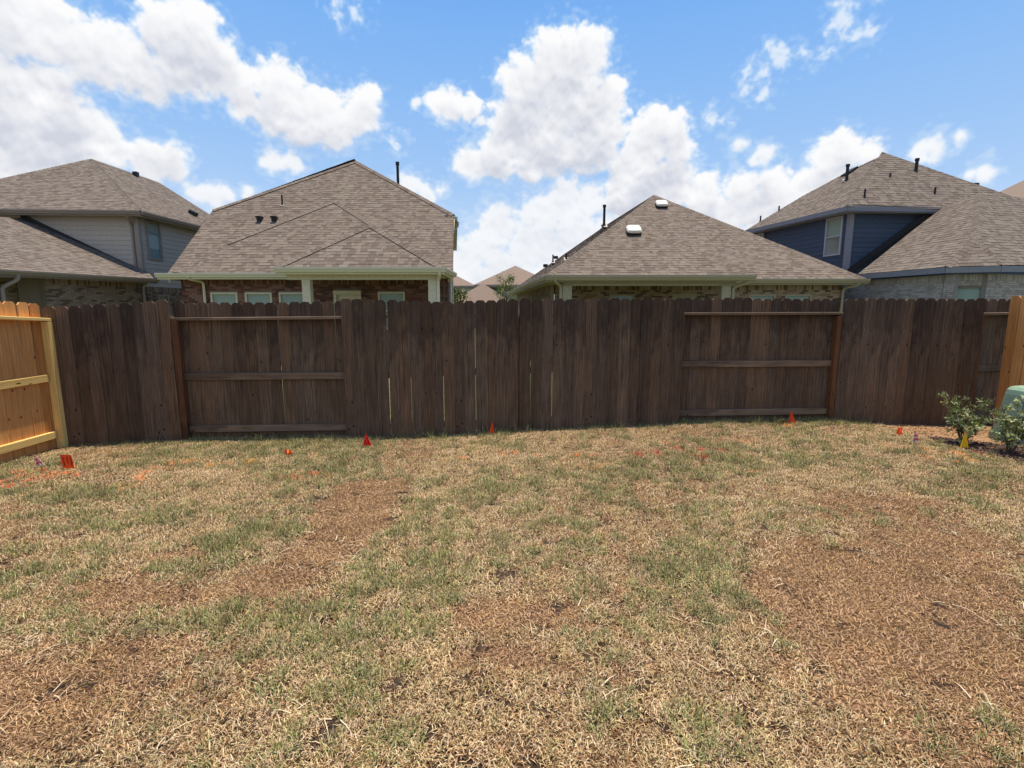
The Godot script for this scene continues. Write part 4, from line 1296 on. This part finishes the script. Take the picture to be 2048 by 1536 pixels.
# ---------------------------------------------------------------- small things
# A wire stake with a plastic flag: fold > 0 lets the flag hang down in folds.
func flag(label: String, at: Vector3, h: float, w: float, drop: float, yaw: float, lean: float, m: Material, shape: int, marks := 0) -> void:
	var f := thing("marker_flag", label, "marker flag", Vector3(at.x, land(at.x, at.z), at.z), "utility marker flags")
	f.rotation = Vector3(0, yaw, lean)
	var s := mb()
	s.tube([Vector3(0, -0.06, 0), Vector3(0, h, 0)], 0.0022, 6)
	part("wire_stake", s.mesh(), M.metal, f)
	var c := mb()
	var nx := 10
	var ny := 6
	var grid := []
	for j in ny + 1:
		var row := []
		for i in nx + 1:
			var a := float(i) / nx
			var b := float(j) / ny
			var p := Vector3.ZERO
			if shape == 0:  # held out flat, a little wavy
				p = Vector3(a * w, h - b * drop - a * a * 0.02, sin(a * 7.0 + b) * 0.008 * a)
			elif shape == 1:  # hanging in a cone of folds from its top corner
				var spread := lerpf(0.12, 1.0, b)
				p = Vector3((a - 0.35) * w * spread, h - b * drop - absf(a - 0.5) * 0.02, sin(a * 15.0) * 0.012 * spread + 0.004)
			else:  # crumpled
				p = Vector3((a - 0.3) * w, h - b * drop + sin(a * 6.0) * 0.015, sin(a * 9.0 + b * 5.0) * 0.02)
			row.append(p)
		grid.append(row)
	for j in ny:
		for i in nx:
			c.quad(grid[j][i], grid[j][i + 1], grid[j + 1][i + 1], grid[j + 1][i])
	var cloth := part("flag", c.mesh(), m, f)
	if marks == 1:  # dark printing
		for i in 3:
			var k := mb()
			var i0: int = [2, 5, 8][i]
			var off := Vector3(0, 0, 0.004)
			for j in range(1, 5 if i % 2 == 0 else 4):
				k.quad(grid[j][i0] + off, grid[j][i0].lerp(grid[j][i0 + 1], 0.5) + off, grid[j + 1][i0].lerp(grid[j + 1][i0 + 1], 0.5) + off, grid[j + 1][i0] + off)
			part("printing", k.mesh(), M.ink, cloth)
	elif marks == 2:  # red stripes
		for j in [0, 2, 4]:
			var k := mb()
			var off := Vector3(0, 0, 0.004)
			for i in nx:
				k.quad(grid[j][i] + off, grid[j][i + 1] + off, grid[j + 1][i + 1] + off, grid[j + 1][i] + off)
			part("stripe", k.mesh(), M.flag_red, cloth)

func leaf_shape(m: MB, at: Vector3, d: Vector3, n: Vector3, l: float, w: float) -> void:
	var s := d.cross(n).normalized() * w * 0.5
	var mid := at + d * l * 0.5 - n * l * 0.04
	var tip := at + d * l - n * l * 0.12
	m.tri(at, mid + s + n * w * 0.15, tip)
	m.tri(at, mid - s + n * w * 0.15, tip)
	m.tri(at, mid + s + n * w * 0.15, mid - n * 0.0005)

func shrub(label: String, at: Vector3, arms: Array, seed_: int) -> void:
	var s := thing("shrub", label, "shrub", Vector3(at.x, land(at.x, at.z), at.z), "shrubs in the corner bed")
	var r := RandomNumberGenerator.new()
	r.seed = seed_
	var leaves := mb(true)
	for a in arms:
		var p0: Vector3 = Vector3(r.randf_range(-0.02, 0.02), -0.02, r.randf_range(-0.02, 0.02))
		var tip: Vector3 = a[0] * Vector3(1.05, 1.12, 1.05)
		var mid: Vector3 = tip * 0.5 + Vector3(tip.x * -0.12, 0.06, tip.z * -0.1)
		var line := []
		for k in 7:
			var t := k / 6.0
			line.append(p0.lerp(mid, t).lerp(mid.lerp(tip, t), t))
		var b := mb()
		b.tube(line, 0.008, 6, 0.003)
		part("stem", b.mesh(), M.bark, s)
		var twigs := mb()
		for k in int(a[1]):
			var t := r.randf_range(0.5, 1.0) if k > 2 else r.randf_range(0.3, 0.6)
			var o: Vector3 = line[0].lerp(line[6], 0).lerp(line[int(t * 6)], 1.0)
			var dirn := Vector3(r.randfn(), absf(r.randfn()) * 0.7 + 0.1, r.randfn()).normalized()
			var e: Vector3 = o + dirn * r.randf_range(0.05, a[2])
			twigs.tube([o, o.lerp(e, 0.5) + Vector3(0, 0.01, 0), e], 0.003, 5, 0.0014)
			# a rosette of leaves at the twig's end and a few down it
			for j in r.randi_range(13, 19):
				var back := r.randf() * 0.045 if j < 8 else r.randf() * 0.1
				var q := e - dirn * back
				var yaw := r.randf() * TAU
				var side := (dirn.cross(Vector3(0.3, 0.5, 0.8)).normalized()).rotated(dirn, yaw)
				var d := (side + dirn * r.randf_range(0.1, 0.9)).normalized()
				var n := d.cross(dirn.cross(d)).normalized()
				leaves.col = pick_r(r, [Color(0.20, 0.24, 0.07), Color(0.27, 0.30, 0.10), Color(0.14, 0.18, 0.055), Color(0.36, 0.37, 0.17), Color(0.44, 0.44, 0.27)])
				leaf_shape(leaves, q, d, n, r.randf_range(0.032, 0.058), r.randf_range(0.014, 0.024))
		if twigs.v.size() > 0: part("twigs", twigs.mesh(), M.bark, s, "stuff")
	part("foliage", leaves.mesh(), M.leaf, s, "stuff")

func pick_r(r: RandomNumberGenerator, a: Array):
	return a[r.randi() % a.size()]

func tree(label: String, at: Vector3, h: float, w: float, leaves_n: int, seed_: int) -> void:
	var s := thing("tree", label, "tree", at, "")
	var r := RandomNumberGenerator.new()
	r.seed = seed_
	var t := mb()
	t.tube([Vector3(0, -0.3, 0), Vector3(0.03, h * 0.4, 0), Vector3(-0.02, h * 0.75, 0.02), Vector3(0, h * 0.95, 0)], 0.06, 8, 0.012)
	part("trunk", t.mesh(), M.bark, s)
	var lm := mb(true)
	for k in 22:
		var y := h * r.randf_range(0.35, 0.97)
		var a := r.randf() * TAU
		var reach := w * 0.5 * r.randf_range(0.45, 1.0) * (1.0 - absf(y / h - 0.6) * 0.9)
		var e := Vector3(cos(a) * reach, y + reach * 0.5, sin(a) * reach)
		var b := mb()
		b.tube([Vector3(0, y - 0.1, 0), Vector3(e.x * 0.5, y + reach * 0.15, e.z * 0.5), e], 0.018, 5, 0.005)
		part("limb", b.mesh(), M.bark, s)
		for j in leaves_n / 22:
			var q := e * r.randf_range(0.75, 1.05) + Vector3(r.randfn(), r.randfn(), r.randfn()) * w * 0.085
			q.y = lerpf(y, e.y, r.randf()) + r.randfn() * w * 0.08
			lm.col = pick_r(r, [Color(0.14, 0.17, 0.045), Color(0.20, 0.22, 0.07), Color(0.27, 0.27, 0.11), Color(0.09, 0.12, 0.03)])
			leaf_shape(lm, q, Vector3(r.randfn(), r.randfn() - 0.4, r.randfn()).normalized(), Vector3(r.randfn(), 1.2, r.randfn()).normalized(), 0.11, 0.06)
	part("crown", lm.mesh(), M.leaf, s, "stuff")

func pedestal() -> void:
	var at := Vector3(6.50, 0, -6.33)
	var s := thing("utility_box", "pale green metal utility pedestal with rounded top beside the shrub", "utility box", Vector3(at.x, land(at.x, at.z), at.z), "")
	var b := mb()
	var prof := [[-0.02, 0.235], [0.09, 0.235], [0.11, 0.215], [0.6, 0.165], [0.66, 0.155], [0.695, 0.13], [0.71, 0.08]]
	var rings := []
	for q in prof:
		var ring := []
		for j in 28:
			var a := TAU * (j + 0.5) / 28
			var c := Vector2(cos(a), sin(a))
			c = Vector2(signf(c.x) * pow(absf(c.x), 0.42), signf(c.y) * pow(absf(c.y), 0.42)) * q[1]
			ring.append(Vector3(c.x * 1.25, q[0], c.y))
		rings.append(ring)
	var base := mb()
	for j in 28: base.quad(rings[0][j], rings[0][(j + 1) % 28], rings[1][(j + 1) % 28], rings[1][j])
	for j in 28: base.quad(rings[1][j], rings[1][(j + 1) % 28], rings[2][(j + 1) % 28], rings[2][j])
	for k in range(2, 4):
		for j in 28: b.quad(rings[k][j], rings[k][(j + 1) % 28], rings[k + 1][(j + 1) % 28], rings[k + 1][j])
	var lid := mb()
	for k in range(4, 6):
		for j in 28: lid.quad(rings[k][j], rings[k][(j + 1) % 28], rings[k + 1][(j + 1) % 28], rings[k + 1][j])
	lid.fan(rings[6])
	part("body", b.mesh(), M.box_green, s)
	part("base", base.mesh(), M.box_green, s)
	part("lid", lid.mesh(), M.box_green, s)

# ---------------------------------------------------------------- all together
func _ready() -> void:
	rng.seed = 4242
	var cam := Camera3D.new()
	cam.position = Vector3(0, 1.66, 0)
	cam.rotation_degrees = Vector3(-8.66, 0, 0)
	cam.fov = 73.74
	cam.near = 0.05
	cam.far = 500.0
	add_child(cam)
	var env := Environment.new()
	env.background_mode = Environment.BG_SKY
	var sky := Sky.new()
	var pano := PanoramaSkyMaterial.new()
	pano.panorama = ImageTexture.create_from_image(sky_image())
	sky.sky_material = pano
	env.sky = sky
	env.tonemap_mode = Environment.TONE_MAPPER_LINEAR
	env.tonemap_exposure = 1.33
	env.background_energy_multiplier = 0.76
	env.sdfgi_enabled = true
	env.ssao_enabled = true
	env.ssil_enabled = true
	var we := WorldEnvironment.new()
	we.environment = env
	add_child(we)
	var sun := DirectionalLight3D.new()
	sun.light_energy = 1.6
	sun.light_color = Color(1.0, 0.955, 0.875)
	sun.light_angular_distance = 0.5
	sun.shadow_enabled = true
	sun.look_at_from_position(Vector3(0.085, 1.0, -0.075), Vector3.ZERO, Vector3.FORWARD)
	add_child(sun)
	materials()
	# the setting
	var g := mb()
	g.quad(Vector3(-300, -0.2, 60), Vector3(300, -0.2, 60), Vector3(300, -0.2, -400), Vector3(-300, -0.2, -400))
	part("ground", g.mesh(), M.far_lawn, self).set_meta("kind", "structure")
	land_sheet("yard", -8.0, 8.4, -7.6, 1.0, 0.1, 0.0, M.soil)
	land_sheet("bare_soil", 4.5, 6.85, -7.3, -4.6, 0.05, 0.005, M.clay, true)
	house_brick_red()
	house_brick_tan()
	house_grey()
	house_blue()
	far_house("small brown roofed house far off behind a young tree", Vector3(0.35, 0, -55.5), 8.2, 8.0, 3.75, 2.1, 1.0, M.siding_far, M.far_roof, 0.0)
	far_house("low brown hip roof in front of the far off two level house", Vector3(-2.6, 0, -46.5), 5.6, 4.6, 1.9, 1.75, 0.6, M.siding_far, M.far_roof, 0.0)
	far_house("pale walled house far off beside the red brick house", Vector3(-8.3, 0, -62.0), 8.6, 8.0, 3.9, 2.2, 1.0, M.far_wall, M.far_roof, 0.0)
	far_house("dark grey roofed house farthest off beyond the others", Vector3(3.6, 0, -72.0), 7.0, 7.0, 5.0, 0.9, 3.0, M.far_wall, M.slate, 0.0)
	far_house("brown roofed house rising behind the blue house", Vector3(37.5, 0, -37.0), 15.0, 12.0, 6.2, 4.9, 2.0, M.siding_far, M.far_roof, 0.0)
	tree("young light green tree before the far off houses", Vector3(-0.45, -0.2, -41.5), 4.1, 2.0, 2900, 5)
	tree("small bushy tree beside the red brick house", Vector3(-3.25, -0.2, -31.0), 2.7, 1.4, 2200, 6)
	main_fence()
	side_fence("new yellow cedar fence with three rails joining the weathered fence", -5.66, -6.2, -3.6, 1.0, true, 1.69, 1.86, M.new_wood, M.pine)
	side_fence("new orange cedar fence behind the green utility box", 6.84, -7.12, -4.6, -1.0, false, 1.80, 1.86, M.new_wood, M.new_wood[0])
	lawn()
	shrub("sparse shrub with arching stems and pale green leaves in bark mulch", Vector3(5.46, 0, -6.05), [[Vector3(-0.30, 0.62, 0.02), 13, 0.12], [Vector3(-0.16, 0.55, 0.1), 10, 0.14], [Vector3(0.05, 0.66, -0.05), 4, 0.1], [Vector3(0.33, 0.52, 0.0), 12, 0.14], [Vector3(0.42, 0.40, 0.08), 8, 0.12], [Vector3(-0.22, 0.34, 0.14), 13, 0.16], [Vector3(0.12, 0.30, 0.2), 13, 0.16], [Vector3(-0.05, 0.40, -0.15), 12, 0.16], [Vector3(0.0, 0.36, 0.05), 14, 0.18]], 11)
	shrub("fuller leafy shrub standing in front of the utility box", Vector3(5.70, 0, -5.68), [[Vector3(-0.18, 0.48, 0.05), 14, 0.14], [Vector3(0.1, 0.62, 0.0), 14, 0.15], [Vector3(0.3, 0.5, 0.1), 14, 0.15], [Vector3(-0.22, 0.26, 0.1), 14, 0.14], [Vector3(0.05, 0.34, 0.2), 16, 0.18], [Vector3(0.2, 0.3, -0.1), 14, 0.16], [Vector3(-0.05, 0.5, -0.12), 14, 0.16]], 12)
	pedestal()
	flag("pink and white striped flag bent over beside the new yellow fence", Vector3(-5.03, 0, -5.27), 0.16, 0.07, 0.12, 0.5, 0.25, M.flag_white, 1, 2)
	flag("orange flag with dark printing near the new yellow fence", Vector3(-4.56, 0, -5.02), 0.20, 0.105, 0.14, 0.2, 0.1, M.flag_orange, 0, 1)
	flag("tiny bright orange flag low in the grass", Vector3(-2.55, 0, -5.66), 0.085, 0.06, 0.06, 0.3, 0.3, M.flag_bright, 2)
	flag("bright red flag hanging in a cone before the open railed panel", Vector3(-1.78, 0, -6.05), 0.185, 0.11, 0.15, 0.2, -0.05, M.flag_scarlet, 1)
	flag("narrow twisted orange flag close against the plain fence boards", Vector3(-0.28, 0, -6.52), 0.19, 0.06, 0.14, 0.4, -0.12, M.flag_orange, 1)
	flag("red orange flag drooping at the foot of a railed fence panel", Vector3(3.86, 0, -6.93), 0.19, 0.10, 0.165, -0.2, 0.05, M.flag_orange, 1)
	flag("crumpled red orange flag lying low near the bare soil", Vector3(4.93, 0, -6.35), 0.10, 0.085, 0.085, 0.5, 0.2, M.flag_orange, 2)
	flag("red and white striped flag standing at the edge of the bed", Vector3(4.84, 0, -5.98), 0.17, 0.09, 0.14, 0.1, 0.1, M.flag_white, 1, 2)
	flag("yellow flag hanging in a cone in front of the sparse shrub", Vector3(5.24, 0, -5.78), 0.225, 0.105, 0.19, 0.1, -0.04, M.flag_yellow, 1)

func wood(tex: Texture2D, tint: Color, rough := 0.9) -> StandardMaterial3D:
	var m := mat(tint, rough)
	m.albedo_texture = tex
	return m

func materials() -> void:
	M.deck = mat(lin(0.12, 0.10, 0.085), 0.95)
	M.shingle = grainy(Color(1, 1, 1), 0.25, 0.95, 3.0, 41, true)
	M.shingle_tones = tone_set([Vector3(0.165, 0.126, 0.10), Vector3(0.232, 0.184, 0.146), Vector3(0.212, 0.166, 0.132), Vector3(0.195, 0.150, 0.124), Vector3(0.25, 0.203, 0.162), Vector3(0.22, 0.175, 0.142)])
	M.shingle_grey = tone_set([Vector3(0.162, 0.127, 0.103), Vector3(0.226, 0.184, 0.15), Vector3(0.206, 0.165, 0.135), Vector3(0.192, 0.152, 0.13), Vector3(0.24, 0.20, 0.165), Vector3(0.215, 0.175, 0.145)])
	M.brick_any = grainy(Color(1, 1, 1), 0.3, 0.95, 6.0, 43, true)
	M.brick_red = tone_set([Vector3(0.20, 0.085, 0.062), Vector3(0.26, 0.12, 0.09), Vector3(0.115, 0.06, 0.052), Vector3(0.30, 0.17, 0.135), Vector3(0.17, 0.075, 0.06)])
	M.brick_tan = tone_set([Vector3(0.40, 0.29, 0.185), Vector3(0.15, 0.095, 0.07), Vector3(0.46, 0.36, 0.25), Vector3(0.30, 0.20, 0.13), Vector3(0.40, 0.30, 0.21)])
	M.brick_grey = tone_set([Vector3(0.32, 0.225, 0.155), Vector3(0.37, 0.28, 0.205), Vector3(0.16, 0.10, 0.07), Vector3(0.28, 0.20, 0.145), Vector3(0.33, 0.245, 0.17)])
	M.brick_white = tone_set([Vector3(0.50, 0.45, 0.415), Vector3(0.56, 0.51, 0.475), Vector3(0.44, 0.39, 0.36), Vector3(0.53, 0.485, 0.455), Vector3(0.39, 0.345, 0.32)])
	M.mortar_red = grainy(lin(0.27, 0.21, 0.18), 0.3, 0.95, 4.0, 44)
	M.mortar_tan = grainy(lin(0.40, 0.33, 0.25), 0.3, 0.95, 4.0, 45)
	M.mortar_grey = grainy(lin(0.30, 0.24, 0.19), 0.3, 0.95, 4.0, 46)
	M.mortar_white = grainy(lin(0.33, 0.30, 0.28), 0.3, 0.95, 4.0, 47)
	M.trim_cream = grainy(lin(0.64, 0.575, 0.43), 0.1, 0.6, 1.0, 48)
	M.gutter_cream = mat(lin(0.62, 0.57, 0.43), 0.4)
	M.trim_olive = grainy(lin(0.36, 0.315, 0.215), 0.1, 0.6, 1.0, 49)
	M.gutter_olive = mat(lin(0.33, 0.285, 0.19), 0.4)
	M.trim_grey = grainy(lin(0.30, 0.25, 0.21), 0.1, 0.6, 1.0, 50)
	M.gutter_grey = mat(lin(0.24, 0.195, 0.165), 0.45)
	M.trim_slate = grainy(lin(0.235, 0.235, 0.265), 0.1, 0.6, 1.0, 51)
	M.trim_brown = mat(lin(0.16, 0.125, 0.10), 0.5)
	M.siding_grey = []
	for k in 3: M.siding_grey.append(grainy(lin(0.45 + k * 0.012, 0.39 + k * 0.011, 0.33 + k * 0.010), 0.08, 0.75, 0.8, 52 + k))
	M.siding_blue = []
	for k in 3: M.siding_blue.append(grainy(lin(0.052 + k * 0.003, 0.075 + k * 0.004, 0.122 + k * 0.006), 0.12, 0.65, 0.8, 56 + k))
	M.siding_teal = grainy(lin(0.22, 0.25, 0.26), 0.1, 0.75, 0.8, 60)
	M.siding_far = grainy(lin(0.36, 0.33, 0.29), 0.1, 0.8, 0.5, 61)
	M.far_wall = grainy(lin(0.58, 0.57, 0.55), 0.1, 0.8, 0.5, 62)
	M.far_roof = grainy(lin(0.29, 0.215, 0.17), 0.35, 0.95, 1.2, 63)
	M.slate = grainy(lin(0.075, 0.08, 0.095), 0.3, 0.9, 1.0, 64)
	M.black = mat(lin(0.022, 0.021, 0.022), 0.55)
	M.metal = mat(lin(0.24, 0.23, 0.22), 0.6)
	M.metal.metallic = 0.3
	M.lid = mat(lin(0.66, 0.60, 0.52), 0.45)
	M.glass = mat(Color(0.8, 0.9, 0.88, 0.16), 0.03)
	M.glass.transparency = BaseMaterial3D.TRANSPARENCY_ALPHA
	M.glass.metallic_specular = 0.4
	M.dark_glass = mat(lin(0.07, 0.078, 0.078), 0.06)
	M.blind_or_reflection = mat(lin(0.22, 0.28, 0.215), 0.6)  # real patio-house blinds, and the imitated sky reflection on the blue house
	M.room = mat(lin(0.55, 0.51, 0.45), 0.8)
	M.trim_pale = grainy(lin(0.42, 0.42, 0.45), 0.1, 0.6, 1.0, 51)
	M.blind_green = mat(lin(0.15, 0.235, 0.18), 0.6)
	M.blind_teal = mat(lin(0.13, 0.19, 0.175), 0.6)
	# wood
	var old := board_picture(16, 84, 900, 301, Vector3(0.485, 0.39, 0.31), Vector3(0.30, 0.235, 0.187), true)
	var greyed := board_picture(8, 84, 900, 305, Vector3(0.58, 0.48, 0.39), Vector3(0.37, 0.295, 0.235), true)
	M.old_wood = [wood(old, Color(1, 1, 1)), wood(old, Color(0.93, 0.92, 0.91)), wood(old, Color(1.0, 0.97, 0.94)), wood(old, Color(0.86, 0.85, 0.85)), wood(old, Color(0.96, 0.97, 0.99))]
	M.old_rail = [wood(greyed, Color(1, 1, 1)), wood(greyed, Color(0.95, 0.95, 0.95))]
	M.old_post = wood(old, Color(1.0, 0.84, 0.71))
	var cedar := board_picture(8, 72, 640, 302, Vector3(0.885, 0.655, 0.40), Vector3(0.72, 0.48, 0.265), false)
	M.new_wood = [wood(cedar, Color(1, 1, 1)), wood(cedar, Color(0.95, 0.90, 0.86)), wood(cedar, Color(0.98, 0.97, 0.97))]
	var pine := board_picture(8, 72, 640, 303, Vector3(0.90, 0.77, 0.49), Vector3(0.74, 0.58, 0.32), false)
	M.pine = wood(pine, Color(1, 1, 1))
	# earth and plants
	M.soil = grainy(lin(0.085, 0.053, 0.033), 0.55, 1.0, 1.7, 70)
	M.clay = grainy(lin(0.42, 0.25, 0.135), 0.4, 1.0, 2.3, 71)
	M.far_lawn = grainy(lin(0.19, 0.205, 0.07), 0.4, 1.0, 0.6, 72)
	M.blade = mat(Color(1, 1, 1), 0.85, true)
	M.blade.metallic_specular = 0.3
	M.blade.backlight = Color(0.22, 0.22, 0.2)
	M.leaf = mat(Color(1, 1, 1), 0.45, true)
	M.leaf.backlight = Color(0.3, 0.3, 0.25)
	M.bark = mat(lin(0.10, 0.075, 0.055), 0.9)
	M.box_green = grainy(lin(0.27, 0.40, 0.29), 0.12, 0.45, 1.5, 73)
	M.flag_orange = mat(lin(0.80, 0.075, 0.012), 0.45)
	M.flag_bright = mat(lin(0.95, 0.17, 0.02), 0.45)
	M.flag_scarlet = mat(lin(0.78, 0.014, 0.012), 0.45)
	M.flag_yellow = mat(lin(0.82, 0.50, 0.01), 0.45)
	M.flag_white = mat(lin(0.75, 0.70, 0.70), 0.45)
	M.flag_red = mat(lin(0.62, 0.07, 0.06), 0.45)
	M.ink = mat(lin(0.06, 0.012, 0.008), 0.6)
	for k in ["flag_orange", "flag_bright", "flag_scarlet", "flag_yellow", "flag_white"]: M[k].backlight = Color(0.4, 0.4, 0.4)
